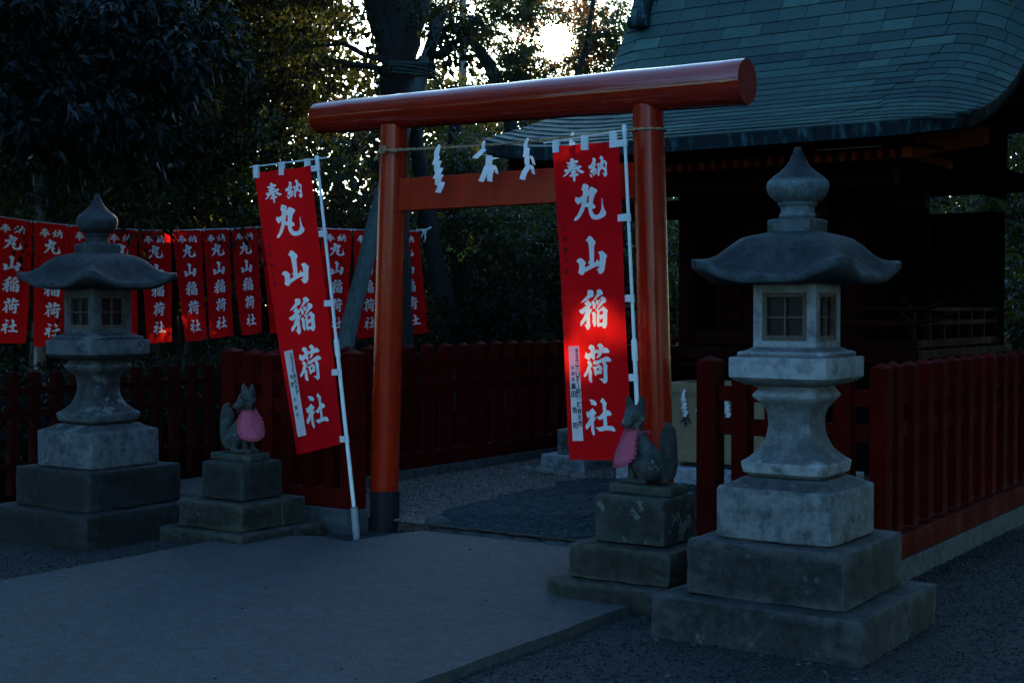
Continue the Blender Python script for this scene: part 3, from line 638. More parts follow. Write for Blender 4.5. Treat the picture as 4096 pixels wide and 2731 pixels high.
def split_mesh(name, verts3, faces, flags, want, m, parent):
    ids = {}; V = []; F = []
    for f, g in zip(faces, flags):
        if g == want:
            r = []
            for i in f:
                if i not in ids: ids[i] = len(V); V.append(verts3[i])
                r.append(ids[i])
            F.append(r)
    return pyd(name, V, F, m, parent, smooth=True)
def surf(q, wav, seed):
    nrm = (Vector(q[1])-Vector(q[0])).cross(Vector(q[3])-Vector(q[0])).normalized()
    def fn(u, v, off=0):
        v_ = v; sg = -.010*abs(sin(2*pi*u))*(1-v)**10*(1 if wav < .009 else .4)
        h = wav*(sin(2.6*u+seed)*(.3+v)+1.2*sin(5*v+2*u+seed*2)+.5*sin(9*u+3*v+seed)*(1-.6*v)+.25*sin(17*u-6*v+seed*3))
        return bil(q, u, v)+nrm*(h+off)+Vector((0, 0, sg))
    return fn, nrm
def make_banner(q, label, seed, wav, group, red=M_bred, note=True, name='banner'):
    t = thing(name, label, 'banner', tuple(bil(q, .5, 1)), 0, group)
    fn, nr = surf(q, wav, seed); o = t.location
    camside = 1 if nr.dot(Vector((0, 0, 1.55))-Vector(q[0])) > 0 else -1
    V = [fn(u, v)-o for u, v in B2[0]]
    split_mesh('cloth', V, B2[1], B2[2], False, red, t)
    split_mesh('lettering', V, B2[1], B2[2], True, M_white, t)
    def on(u, v, off=.0012): return fn(u, v, off*camside)-o
    H = (Vector(q[0])-Vector(q[3])).length; W = (Vector(q[1])-Vector(q[0])).length
    return t, on, W, H
def column(chars, u, v0, v1, W, H, size, bold=.018):
    out = []; n = len(chars)
    for i, c in enumerate(chars):
        if c == ' ': continue
        v, f = font_glyph(c, bold); out.append((v, f, u*W, (v0+(v1-v0)*(i+.5)/n)*H, size))
    return out
def put_on(name, items, on, W, H, m, parent, off=.0012):
    its = [(([(x, -y) for x, y in v]), f, a, b, s) for v, f, a, b, s in items]
    return put_glyphs(name, its, lambda x, y: on(x/W, y/H, off), m, parent)
def strip(on, u0, u1, v0, v1, m, parent, name, off=.001, n=8):
    V = []; F = []
    for j in range(n+1):
        for i in range(3): V.append(on(u0+(u1-u0)*i/2, v0+(v1-v0)*j/n, off))
    for j in range(n):
        for i in range(2): F.append((j*3+i, j*3+i+1, j*3+i+4, j*3+i+3))
    return pyd(name, V, F, m, parent)
QB1 = [(-7.036, 7.05, 2.530), (-6.475, 7.05, 2.544), (-6.198, 7.05, .646), (-6.639, 7.05, .54)]
QB2 = [(-4.576, 7.15, 2.562), (-4.111, 7.15, 2.565), (-4.003, 7.15, .660), (-4.446, 7.15, .635)]
prayer = '祈商賣繁昌'
def front_banner(q, label, seed, c1, c2):
    t, on, W, H = make_banner(q, label, seed, .0085, 'tall banners on poles beside the gate')
    put_on('prayer_characters', column(prayer, .105, .25, .42, W, H, .034), on, W, H, M_inkred, t)
    strip(on, .075, .245, .64, .94, M_white, t, 'name_strip')
    for g_ in c1(W, H)+c2(W, H): put_on('written_character', [g_], on, W, H, M_ink, t, .0022)
    return t, on
b1, on1 = front_banner(QB1, 'red banner on the leaning white pole just left of the gate', 1.3,
    lambda W, H: column('合資会社', .205, .648, .70, W, H, .026)+column('鎌倉松坂屋', .205, .70, .80, W, H, .038),
    lambda W, H: column('鶴岡 千恵子', .132, .72, .88, W, H, .036))
b2, on2 = front_banner(QB2, 'red banner with a sunlit spot, on the upright white pole at the right pillar', 2.9,
    lambda W, H: column('株式会社', .205, .648, .685, W, H, .023)+column('三菱UFJ銀行', .205, .685, .81, W, H, .036)+column('鎌倉支店', .21, .815, .895, W, H, .037),
    lambda W, H: column('支店長', .13, .70, .755, W, H, .025)+column('黒田 浩 司', .13, .755, .905, W, H, .038, .03))
def pole(base, top, rod0, rod1, on, q, tabs, label):
    t = thing('banner_pole', label, 'pole', base, 0, 'white poles carrying the banners')
    b = Vector(base); tp = Vector(top); d = tp-b
    L = lambda p: Vector(p)-b
    bm = bmesh.new(); tube(bm, [L(b+d*.085), L(b+d*.48)], .0135, 16); auto(bm_obj('lower_tube', bm, M_pole, t))
    bm = bmesh.new(); tube(bm, [L(b+d*.475), L(b+d*.50), L(b+d*.52), L(b+d*.523)], [.0175, .0185, .0175, .014], 16); auto(bm_obj('joint_sleeve', bm, M_pole, t))
    bm = bmesh.new(); tube(bm, [L(b+d*.52), L(b+d*.985)], .0105, 16); auto(bm_obj('upper_tube', bm, M_pole, t))
    bm = bmesh.new(); tube(bm, [L(b+d*.975), L(b+d*.978), L(b+d*1.003), L(b+d*1.006)], [.012, .0145, .0145, .012], 16); auto(bm_obj('cap', bm, M_pole, t))
    bm = bmesh.new(); tube(bm, [L(rod0), L(rod1)], .0045, 8); auto(bm_obj('cross_rod', bm, M_pole, t))
    bm = bmesh.new(); tube(bm, [(0, 0, -.05), L(b+d*.083)], .0245, 18); auto(bm_obj('ground_pipe', bm, M_pipe, t))
    for k, v in enumerate(tabs):
        e = on(1.0, v); e = e if False else Vector(e)
        p0 = Vector(on(.93, v, .003)); p1 = Vector(on(1.0, v, .003))
    return t, b, d
P1b = (-6.083, 7.063, 0); P1t = (-6.427, 7.05, 2.591)
P2b = (-3.925, 7.15, 0); P2t = (-4.069, 7.15, 2.635)
p1, _, _ = pole(P1b, P1t, (-7.066, 7.05, 2.566), (-6.325, 7.05, 2.588), on1, QB1, (), 'leaning white pole left of the gate, planted in a grey ground pipe')
p2, _, _ = pole(P2b, P2t, (-4.64, 7.15, 2.580), (-4.045, 7.15, 2.618), on2, QB2, (), 'almost upright white pole in front of the right torii pillar')
def tabs(t, q, base, top, side, rodz):
    o = t.location; b = Vector(base); d = Vector(top)-b; TL, TR, BR, BL = [Vector(x) for x in q]
    yy = q[0][1]
    for v in side:
        e = TR+(BR-TR)*v; s = (e.z-b.z)/d.z; p = b+d*s; dirx = (d.normalized())
        bm = bmesh.new(); x0, x1 = e.x-.028, p.x+.006
        V = []
        for dy in (-.015, .015):
            vs = box(bm, x0, x1, yy-.0012+dy, yy+.0012+dy, e.z-.021, e.z+.021)
            for w_ in vs: w_.co.z += (w_.co.x-x0)*.06; w_.co.y += (-dy*(1-(w_.co.x-x0)/(x1-x0)))*.85
        tube(bm, [p-dirx*.021, p+dirx*.021], .0158, 14)
        for v_ in bm.verts: v_.co -= o
        auto(bm_obj('tab', bm, M_paper, t), 30)
    for k, u in enumerate((.06, .5, .93)):
        e = TL+(TR-TL)*u; zt = rodz(e.x)+.007; bm = bmesh.new()
        box(bm, e.x-.024, e.x+.024, yy-.0075, yy-.0055, e.z-.045, zt); box(bm, e.x-.024, e.x+.024, yy+.0055, yy+.0075, e.z-.045, zt); box(bm, e.x-.024, e.x+.024, yy-.0075, yy+.0075, zt, zt+.002)
        if k == 2:
            s = (e.z-b.z)/d.z; p = b+d*s; box(bm, e.x+.024, p.x, yy-.0075, yy-.0055, e.z-.042, e.z-.002); tube(bm, [p-d.normalized()*.043, p+d.normalized()*0], .0165, 14)
        for v_ in bm.verts: v_.co -= o
        auto(bm_obj('tab', bm, M_paper, t), 30)
tabs(b1, QB1, P1b, P1t, (.25, .50, .747, .985), lambda x: 2.566+(x+7.066)/.741*.022)
tabs(b2, QB2, P2b, P2t, (.245, .497, .744, .96), lambda x: 2.580+(x+4.64)/.595*.038)
# the row of banners hanging from a line
ROW = [[(-13.796, 9.702, 2.624), (-13.691, 10.141, 2.583), (-13.713, 10.048, 1.16), (-13.814, 9.627, 1.177)], [(-13.689, 10.151, 2.584), (-13.592, 10.56, 2.556), (-13.59, 10.57, 1.094), (-13.691, 10.145, 1.128)], [(-13.588, 10.576, 2.556), (-13.491, 10.983, 2.542), (-13.489, 10.995, 1.102), (-13.587, 10.581, 1.094)], [(-13.489, 10.994, 2.542), (-13.386, 11.428, 2.539), (-13.388, 11.419, 1.196), (-13.489, 10.995, 1.113)], [(-13.382, 11.445, 2.534), (-13.283, 11.86, 2.545), (-13.278, 11.881, 1.151), (-13.358, 11.544, 1.13)], [(-13.279, 11.878, 2.546), (-13.181, 12.29, 2.574), (-13.168, 12.343, 1.172), (-13.234, 12.065, 1.148)], [(-13.177, 12.308, 2.574), (-13.089, 12.678, 2.601), (-13.074, 12.74, 1.223), (-13.157, 12.392, 1.177)], [(-13.084, 12.697, 2.601), (-12.988, 13.105, 2.641), (-12.977, 13.15, 1.246), (-13.049, 12.848, 1.221)], [(-12.983, 13.124, 2.642), (-12.88, 13.558, 2.654), (-12.865, 13.619, 1.247), (-12.944, 13.287, 1.239)], [(-12.875, 13.578, 2.655), (-12.767, 14.035, 2.662), (-12.758, 14.071, 1.218), (-12.837, 13.741, 1.222)], [(-12.762, 14.056, 2.663), (-12.639, 14.572, 2.666), (-12.654, 14.51, 1.164), (-12.747, 14.12, 1.169)], [(-12.632, 14.601, 2.667), (-12.535, 15.011, 2.671), (-12.514, 15.097, 1.18), (-12.621, 14.647, 1.15)], [(-12.49, 15.199, 2.672), (-12.368, 15.713, 2.693), (-12.322, 15.907, 1.227), (-12.45, 15.37, 1.171)]]
rl = ['leftmost red banner of the hanging row, cut by the photo edge', 'second red banner of the hanging row, partly behind the left lantern', 'third red banner of the row, hidden mostly by the left lantern finial', 'fourth red banner of the row, right behind the left lantern with a sunlit patch', 'fifth red banner of the row, first one clear of the lantern with sunlit spots', 'sixth red banner of the row, swinging right at its foot', 'seventh red banner of the row, middle of the clear group of four', 'eighth red banner of the row, last one fully clear before the tall front banner', 'ninth red banner of the row, half hidden by the tall front banner', 'tenth red banner of the row, behind the tall front banner', 'banner of the row just right of the leaning white pole', 'banner of the row crossed by the slanting grey support pole', 'last banner of the row, ending at the knotted white rope right of the pillar']
rg = random.Random(11)
tops = []
for i, q in enumerate(ROW):
    tops += [Vector(q[0]), Vector(q[1])]
    t, on, W, H = make_banner(q, rl[i], i*1.7, .010, 'small red banners hanging in a row from a line', red=M_brow, name='hanging_banner')
    put_on('prayer_characters', column(prayer, .12, .26, .46, W, H, .028), on, W, H, M_inkred, t, .002)
    for u in (.04, .96):
        bm = bmesh.new(); p = Vector(on(u, 0)); box(bm, -.004, .004, -.012, .012, -.015, .012)
        for v_ in bm.verts: v_.co += p
        bm_obj('hanging_loop', bm, M_paper, t)
E_ = Vector((-12.355, 15.80, 2.728))
bm = bmesh.new(); pts = [Vector((-14.05, 8.6, 2.70))]+[p+Vector((0, 0, .004)) for p in tops[0::1]]+[E_]; tube(bm, pts, .006, 6)
tag(bm_obj('banner_line', bm, M_wrope), 'thin cord carrying the row of small red banners', 'rope')
# ------------------------------------------------------------------ rope and paper streamers on the torii
def rope(name, pts, r, m, label, turns=26, n=6, cat='rope', parent=None):
    """two-strand twisted rope"""
    bm = bmesh.new(); P = [Vector(p) for p in pts]; L = [0]
    for a, b in zip(P, P[1:]): L.append(L[-1]+(b-a).length)
    K = max(8, int(L[-1]*turns*3))
    for ph in (0, pi):
        out = []
        for i in range(K+1):
            s = L[-1]*i/K; j = 0
            while j < len(L)-2 and L[j+1] < s: j += 1
            t = (s-L[j])/max(1e-6, L[j+1]-L[j]); p = P[j].lerp(P[j+1], t); d = (P[j+1]-P[j]).normalized()
            a = d.cross(Vector((0, 0, 1)) if abs(d.z) < .9 else Vector((1, 0, 0))).normalized(); b = d.cross(a)
            w_ = s*turns*2*pi/ (1) *.35+ph; out.append(p+(a*cos(w_)+b*sin(w_))*r*.55)
        tube(bm, out, r*.62, n)
    o = bm_obj(name, bm, m, parent, smooth=True)
    return tag(o, label, cat) if label else o
def circ(cx_, cy_, z, r, a0, a1, n=20, dz=0): return [(cx_+r*cos(a0+(a1-a0)*i/n), cy_+r*sin(a0+(a1-a0)*i/n), z+dz*i/n) for i in range(n+1)]
xl, xr, zr = -6.105, -4.087, 2.655
sag = lambda x: 2.652-.022*(1-((x+5.09)/.95)**2)+.0
pts = circ(xl, 7.48, zr, .104, -pi*.5, -pi*2.5+.3, 36)[::-1]
main = [(xl+.02, 7.372, zr)]+[(x, 7.372, sag(x)) for x in np.linspace(xl+.16, xr-.06, 14)]+circ(xr, 7.48, zr-.003, .104, -pi*.52, pi*1.4, 34)
sr = thing('straw_rope', 'straw rope stretched across the gate and wound round both pillars', 'rope', (0, 0, 0))
rope('span', main, .0085, M_rope, None, parent=sr)
rope('left_winding', pts, .0085, M_rope, None, parent=sr)
rope('knot', [(xl-.03, 7.366, zr-.008), (xl-.01, 7.352, zr+.022), (xl+.03, 7.35, zr+.018), (xl+.035, 7.352, zr-.015), (xl-.005, 7.350, zr-.02), (xl-.02, 7.352, zr+.008), (xl+.05, 7.356, zr-.004), (xl+.125, 7.37, zr-.02)], .0095, M_rope, None, parent=sr)
bm = bmesh.new(); r_ = random.Random(4)
for i in range(16): tube(bm, [(xl-.03, 7.362, zr-.01), (xl-.045+r_.uniform(-.008, .008), 7.358, zr-.03), (xl-.055+r_.uniform(-.022, .02), 7.357+r_.uniform(-.006, .006), zr-.065+r_.uniform(-.01, .006))], .0018, 4)
bm_obj('frayed_end', bm, M_rope, sr)
bm = bmesh.new()
for i in range(260):
    x = r_.uniform(xl+.1, xr-.1); z = sag(x); a = r_.uniform(0, 6.28); p = Vector((x, 7.372+.008*cos(a), z+.008*sin(a)))
    tube(bm, [p, p+Vector((r_.uniform(-.012, .012), .006*cos(a), .010*sin(a)))], .0006, 3)
bm_obj('straw_fibres', bm, M_rope, sr, kind='stuff')
def streamer(x, y, z, segs, label, group, s=1.0, ang=0, parent=None):
    """folded paper: a list of (dx0,dz0,dx1,dz1,width,dy) strips"""
    t = thing('paper_streamer', label, 'paper streamer', (x, y, z), ang, group)
    bm = bmesh.new()
    for k, (x0, z0, x1, z1, w_, y0, y1) in enumerate(segs):
        n = 4; R = []
        for i in range(n+1):
            f = i/n; px = x0+(x1-x0)*f+.006*sin(pi*f)*(1 if k % 2 else -1); pz = z0+(z1-z0)*f; py = y0+(y1-y0)*f-.006*sin(pi*f)
            ww = w_*(.35+.65*min(1, f*3)) if k == 0 else w_
            R.append((bm.verts.new((px*s-ww*s/2, py*s, pz*s)), bm.verts.new((px*s+ww*s/2, py*s+.004*s, (pz-.008)*s))))
        for a, b in zip(R, R[1:]): bm.faces.new((a[0], a[1], b[1], b[0]))
    bm_obj('folded_paper', bm, M_paper, t); return t
Z4 = [(.012, .022, -.006, -.07, .034, -.012, -.022), (.000, -.045, -.022, -.10, .034, -.018, -.026), (.018, -.075, -.006, -.145, .040, -.026, -.014), (.020, -.118, -.012, -.185, .038, -.014, -.028), (.032, -.160, .000, -.225, .042, -.028, -.016), (.036, -.205, .010, -.27, .040, -.020, -.030)]
Z5 = [(.006, .03, .004, -.03, .022, -.012, -.012), (.004, -.02, -.045, -.075, .036, -.014, -.045), (-.005, -.055, .045, -.06, .05, -.03, -.02), (.045, -.06, .03, -.155, .045, -.02, -.012), (.055, -.085, .085, -.075, .02, -.015, .01), (.03, -.125, -.005, -.215, .036, -.02, -.035), (.072, -.12, .05, -.215, .036, -.014, -.022), (.078, -.125, .086, -.17, .02, -.01, .0)]
Z3 = [(.008, .022, -.006, -.045, .022, -.012, -.014), (.000, -.03, -.004, -.085, .036, -.014, -.02), (.010, -.08, .014, -.15, .030, -.02, -.012), (.028, -.078, .036, -.125, .02, -.012, .004), (.018, -.13, -.012, -.21, .034, -.014, -.04), (.032, -.13, .036, -.178, .02, -.014, .0)]
G_ST = 'white paper streamers hanging from the gate rope'
streamer(-5.620, 7.372, sag(-5.62), Z4, 'white zigzag paper streamer, leftmost on the gate rope, hanging straight', G_ST, 1.1)
streamer(-5.245, 7.372, sag(-5.245), Z5, 'white paper streamer on the gate rope blown apart into two tails', G_ST, 1.1)
streamer(-4.905, 7.372, sag(-4.9), Z3, 'slim white paper streamer on the gate rope next to the right banner', G_ST, 1.15)
streamer(-4.575, 7.392, sag(-4.575)+.01, Z3, 'white paper streamer mostly hidden behind the right banner top', G_ST, 1.1)

# ------------------------------------------------------------------ fox statues
def capsules(caps, vox, name):
    bm = bmesh.new()
    for p0, p1, r0, r1 in caps:
        p0 = Vector(p0); p1 = Vector(p1); L = (p1-p0).length; k = max(1, int(L/(min(r0, r1)*.35)))
        for i in range(k+1):
            t = i/k; M = Matrix.Translation(p0.lerp(p1, t)) @ Matrix.Scale(r0+(r1-r0)*t, 4)
            bmesh.ops.create_icosphere(bm, subdivisions=2, radius=1, matrix=M)
    me = bpy.data.meshes.new(name); bm.to_mesh(me); bm.free()
    o = bpy.data.objects.new(name, me); C.objects.link(o)
    md = o.modifiers.new('r', 'REMESH'); md.mode = 'VOXEL'; md.voxel_size = vox
    ms = o.modifiers.new('s', 'SMOOTH'); ms.factor = .5; ms.iterations = 6
    bpy.context.view_layer.update()
    m2 = bpy.data.meshes.new_from_object(o.evaluated_get(bpy.context.evaluated_depsgraph_get()))
    bpy.data.objects.remove(o); m2.polygons.foreach_set('use_smooth', [True]*len(m2.polygons)); m2.materials.clear(); return m2
def fox_mesh(side):
    """side +1: faces +X, head turned towards -Y; mirrored in X for the other one"""
    a = radians(98 if side > 0 else 84); h = Vector((cos(a), -sin(a), 0)); l = Vector((sin(a), cos(a), 0))
    hc = Vector((.085, -.008, .400)); U_ = Vector((0, 0, 1)); c = []
    V = lambda x, y, z: Vector((x, y, z))
    c += [(V(-.05, 0, .085), V(-.04, 0, .13), .076, .070), (V(-.04, 0, .13), V(.045, 0, .23), .070, .056), (V(.045, 0, .23), V(.075, 0, .30), .056, .045), (V(.075, 0, .30), hc+V(0, 0, -.02), .045, .045)]
    for s in (-1, 1):
        c += [(V(-.045, s*.045, .08), V(.035, s*.058, .115), .066, .042), (V(.035, s*.058, .115), V(-.0, s*.064, .035), .034, .022), (V(-.01, s*.064, .018), V(.07, s*.064, .016), .021, .019)]
        c += [(V(.075, s*.034, .22), V(.088, s*.038, .10), .038, .023), (V(.088, s*.038, .10), V(.094, s*.038, .03), .022, .021), (V(.094, s*.038, .018), V(.142, s*.040, .013), .021, .016)]
        for k in (-1, 0, 1): c.append((V(.142, s*.040+k*.009, .012), V(.152, s*.040+k*.010, .009), .008, .007))
    # head
    c += [(hc, hc+h*.014+U_*.004, .064, .058), (hc+h*.02, hc+h*.088-U_*.044, .045, .027), (hc+h*.085-U_*.042, hc+h*.112-U_*.050, .023, .016), (hc+h*.02-U_*.03, hc+h*.09-U_*.066, .028, .013)]
    c.append((hc+h*.120-U_*.043, hc+h*.123-U_*.043, .010, .010))
    for s in (-1, 1):
        c += [(hc+l*s*.030-U_*.012-h*.01, hc+l*s*.042-U_*.030+h*.005, .034, .028), (hc+l*s*.022+h*.045+U_*.014, hc+l*s*.036+h*.03+U_*.016, .013, .012)]
        e0 = hc+l*s*.038+U_*.040-h*.012; e1 = hc+l*s*.054+U_*.112-h*.002
        c += [(e0, e0.lerp(e1, .45), .031, .025), (e0.lerp(e1, .45), e1, .024, .008)]
    # tail
    T = [(V(-.115, 0, .03), .030), (V(-.150, 0, .07), .034), (V(-.150, 0, .13), .044), (V(-.138, 0, .20), .053), (V(-.132, 0, .265), .054), (V(-.138, 0, .315), .040), (V(-.128, 0, .352), .018)]
    for (p, r), (q, s) in zip(T, T[1:]): c.append((p, q, r, s))
    if side < 0: c = [(V(-p.x, p.y, p.z), V(-q.x, q.y, q.z), r, s) for p, q, r, s in c]
    return capsules(c, .0055, 'fox_body'), (hc, h, l)
def fox(loc, z, side, label, s=1, bib=True, m=None, m2=None, mesh=None):
    t = thing('fox_statue', label, 'fox statue', (loc[0], loc[1], z), 0)
    if s == 1: t.scale = (.91, .91, .91)
    me, (hc, h, l) = fox_mesh(side); me = me.copy(); sx = side
    pz = .052
    b = link('body', me, m or M_fox, t, loc=(0, 0, pz), scale=(s, s, s))
    block('plinth', -.205*s, .205*s, -.105*s, .105*s, .0, pz, m2 or m or M_fox2, t, .008, 5, .0012)
    mx = lambda p: Vector((p.x*sx, p.y, p.z+pz))
    # carved features: eyes, nostril line, mouth
    bm = bmesh.new(); U_ = Vector((0, 0, 1))
    for k in (-1, 1):
        e = hc+h*.060+l*k*.031+U_*.0
        tube(bm, [mx(e-h*.012+U_*.006+l*k*.004), mx(e+h*.0+U_*.002), mx(e+h*.012-U_*.006-l*k*.004)], [.001, .0028, .001], 6)
        tube(bm, [mx(hc+h*.112-U_*.060+l*k*.006), mx(hc+h*.08-U_*.052+l*k*.024), mx(hc+h*.05-U_*.040+l*k*.040)], [.0012, .0022, .001], 5)
    bm_obj('carved_face_lines', bm, M_carve2, b, loc=(0, 0, 0)).matrix_parent_inverse = Matrix.Translation((0, 0, -pz))
    if bib:
        # bib: apron over the chest, ruffle and neck band
        piv = Vector((.078*sx, 0, 0)); phc = radians(-26) if sx > 0 else radians(242)
        def front(v, u):   # a conical apron hung from the neck; v 0 top..1 bottom, u -1..1
            r = .057+.088*v-.010*v*v; ph = phc+u*(.98-.22*v)
            return piv+Vector((r*cos(ph), r*sin(ph), pz+.304-.182*v+.010*abs(u)**3))
        V = []; F = []; nu, nv = 14, 14
        for j in range(nv+1):
            v = j/nv; f = sqrt(max(0, 1-max(0, (v-.55)/.46)**3.2))
            for i in range(nu+1):
                u = (i/nu*2-1)*max(.02, f); V.append(front(v, u)+Vector(((.003*sin(11*u+2*sin(4*v))*(.4+v)+.002*sin(7*v+5*u))*sx, 0, 0)))
        for j in range(nv):
            for i in range(nu): F.append((j*(nu+1)+i, j*(nu+1)+i+1, (j+1)*(nu+1)+i+1, (j+1)*(nu+1)+i))
        pyd('bib', V, F, M_pink, t, smooth=True)
        # edge curve
        edge = []
        for j in range(0, nv+1): edge.append(V[j*(nu+1)])
        bot = [V[nv*(nu+1)+i] for i in range(1, nu)]
        edge = edge+bot+[V[j*(nu+1)+nu] for j in range(nv, -1, -1)]
        cen = piv+Vector((.06*cos(phc), .06*sin(phc), pz+.20)); L = [0]
        for a, b_ in zip(edge, edge[1:]): L.append(L[-1]+(b_-a).length)
        K = 120; RV = []; RF = []
        for i in range(K+1):
            s_ = L[-1]*i/K; j = 0
            while j < len(L)-2 and L[j+1] < s_: j += 1
            q = (s_-L[j])/max(1e-6, L[j+1]-L[j]); p = edge[j].lerp(edge[j+1], q); o = (p-cen); fx0 = Vector((cos(phc), sin(phc), 0)); o -= fx0*o.dot(fx0)*.8; o.normalize()
            z_ = ((i*.2) % 1)*2-1; fx = fx0
            RV += [p+fx*.002, p+o*.014+fx*(.0055*z_)+Vector((0, 0, 0)), p+o*.026+fx*(.010*z_-.002)]
        for i in range(K):
            for k in (0, 1): RF.append((i*3+k, i*3+k+1, (i+1)*3+k+1, (i+1)*3+k))
        pyd('ruffle', RV, RF, M_pinkd, t, smooth=False)
        bm = bmesh.new(); R_ = []
        for i in range(28):
            a = 2*pi*i/28; R_.append([bm.verts.new((sx*(.078+cos(a)*r), sin(a)*r*.95, pz+.306+dz+.006*cos(a))) for r, dz in ((.051, -.010), (.053, .0), (.050, .011))])
        for i in range(28):
            for k in (0, 1): bm.faces.new((R_[i][k], R_[(i+1) % 28][k], R_[(i+1) % 28][k+1], R_[i][k+1]))
        bm_obj('neck_band', bm, M_pinkd, t, smooth=True)
        bm = bmesh.new()
        for k in (-1, 1): tube(bm, [(sx*.028, 0, pz+.306), (sx*-.0, k*.014, pz+.309), (sx*-.018, k*.02, pz+.290)], [.0025, .004, .002], 5)
        bm_obj('tie_bow', bm, M_pinkd, t)
    return t
M_fox2 = stone('fox_plinth_stone', (.045, .05, .045), (.02, .022, .02), (.09, .1, .095), .7, .8, 17)
M_carve2 = plain('carved_shadow_dark', (.02, .022, .024), .9, .2)  # shade inside carved strokes and face lines, put into the colour
def fox_ped(cx_, cy_, z0, k, label, seed, glyph, gx, right):
    t = thing('fox_pedestal', label, 'pedestal', (cx_, cy_, z0), 0, 'stepped stone pedestals of the two foxes')
    a, b, c = (.39, .30, .20)
    if not right: c1, c2 = .10, .10
    else: c1, c2 = -.0, .10
    block('bottom_stone', -a, a, -a, c1*1.0 if not right else a, -.08, .10, M_ped2, t, .014, seed, .005)
    if not right: block('bottom_stone', -a, a, c1+.006, a+.01, -.08, .098, M_ped2, t, .014, seed+1, .005)
    block('middle_stone', -b, b, -b, .06 if not right else b, .105, .28, M_ped2, t, .014, seed+2, .004)
    if not right: block('middle_stone', -b, b, .066, b, .105, .278, M_ped2, t, .014, seed+3, .004)
    w_ = .21 if right else .196
    block('top_stone', -w_, w_, -.19, .19, .286, .535, M_ped if right else M_pedL, t, .022, seed+4, .002)
    put_glyphs('carved_character', [(*glyph, gx, .42, .14 if right else .10)], lambda x, z: (x, -.1935, z), M_carve2, t)
    return t
M_pedL = stone('dark_lichen_stone', (.028, .031, .031), (.014, .016, .016), (.13, .16, .16), .70, .8, 18, lscale=14)
fox_ped(-6.77, 6.67, 0, 1, 'stepped stone pedestal under the left fox statue, dark with pale lichen dots', 50, GN, .04, False)
fox_ped(-3.54, 6.463, .04, 1, 'stepped stone pedestal under the right fox statue, blotched with pale lichen', 60, GH, -.02, True)
fox((-6.79, 6.67), .537, 1, 'weathered stone fox at left wearing a pink ruffled bib, head turned left', s=1)
fox((-3.53, 6.463), .577, -1, 'weathered stone fox at right wearing a pink bib, tail raised behind it', s=1)
# third fox behind the banner
t = thing('small_pedestal', 'pale two-block pedestal half hidden behind the right banner, inside the enclosure', 'pedestal', (-6.62, 10.9, ENC))
block('lower_block', -.30, .156, -.277, .25, -.02, .143, M_slab2 if 'M_slab2' in globals() else M_slabm, t, .006, 70, .001)
block('upper_block', -.172, .13, -.20, .19, .146, .375, M_lan_m, t, .006, 71, .001)
put_glyphs('carved_character', [(*GN, -.03, .27, .12)], lambda x, z: (x, -.2025, z), M_rust, t)
fox((-6.60, 10.9), ENC+.378, 1, 'small pale granite fox mostly hidden behind the right banner', .78, False, M_fox_w, M_slabm)
rk = thing('rock_border', 'low curb of rounded pale rocks in front of the half hidden pedestal', 'rock border', (0, 0, 0))
for x, y, a, k in ((-6.93, 10.42, .075, 2), (-6.78, 10.40, .075, 3), (-6.66, 10.33, .08, 0), (-6.47, 10.27, .078, 1), (-6.25, 10.19, .098, 2)):
    me = rockm[k].copy(); me.materials.clear(); me.materials.append(M_rock); link('rock', me, None, rk, loc=(x, y, ENC+.02), rot=(0, 0, rnd.uniform(-.3, .3)), scale=(a, a*.62, .06))

# ------------------------------------------------------------------ the shrine hall
hall = thing('shrine_hall', 'red wooden shrine hall under a sweeping green copper shingle roof', 'shrine hall', (-5.35, 12.5, 0))
HO = Vector((-5.35, 12.5, 0))
def hb(name, a, m, bev=0, parent=None, **k):
    a = (a[0]-HO.x, a[1]-HO.x, a[2]-HO.y, a[3]-HO.y, a[4], a[5]); return bx(name, a, m, parent or hall, bev, **k)
PR = [(10.41, 3.0), (10.8, 3.115), (11.16, 3.235), (11.69, 3.44), (12.3, 3.76), (12.73, 4.09), (13.0, 4.43), (13.25, 4.92), (13.42, 5.45), (13.55, 6.0), (13.65, 6.6)]
def gY(Y):
    for (a, b), (c, d) in zip(PR, PR[1:]):
        if Y <= c: return b+(d-b)*(Y-a)/(c-a)
    return PR[-1][1]
# smooth arc-length sampling of the profile
sm = [(Y, gY(Y)) for Y in np.linspace(10.41, 13.65, 400)]
zz = np.array([z for _, z in sm]); ker = np.ones(31)/31; zz[15:-15] = np.convolve(zz, ker, 'valid'); sm = [(y, z) for (y, _), z in zip(sm, zz)]
AL = [0]
for a, b in zip(sm, sm[1:]): AL.append(AL[-1]+math.dist(a, b))
def atS(s): return (float(np.interp(s, AL, [p[0] for p in sm])), float(np.interp(s, AL, [p[1] for p in sm])))
XL, XB, XV = -7.42, -3.50, -3.12
def edgeY(X):
    if X < XV-.62: return 10.41
    q = min(1, (X-(XV-.62))/.62); return 10.41+.72*(1-sqrt(max(0, 1-q*q)))
def edgeS(X): return float(np.interp(edgeY(X), [p[0] for p in sm], AL))
def drop(X, Y):
    d = 0
    if X > XB-.25:
        t = (X-(XB-.25))/(XV-XB+.25); d -= (t**1.8)*(.04+.095*max(0, Y-10.6))
    if X < -6.6:
        t = (-6.6-X)/(.82); d += .12*t*t*max(0, 1-(Y-10.41)/2.4)
        t2 = max(0, (-7.15-X)/.27); d -= .05*t2*t2*max(0, (Y-11.2)/2)
    return d
def rp(X, s, off=0):
    Y, z = atS(s); Y2, z2 = atS(min(AL[-1], s+.02)); Y1, z1 = atS(max(0, s-.02)); n = Vector((0, -(z2-z1), (Y2-Y1))).normalized()
    return Vector((X, Y, z+drop(X, Y)))+n*off-HO
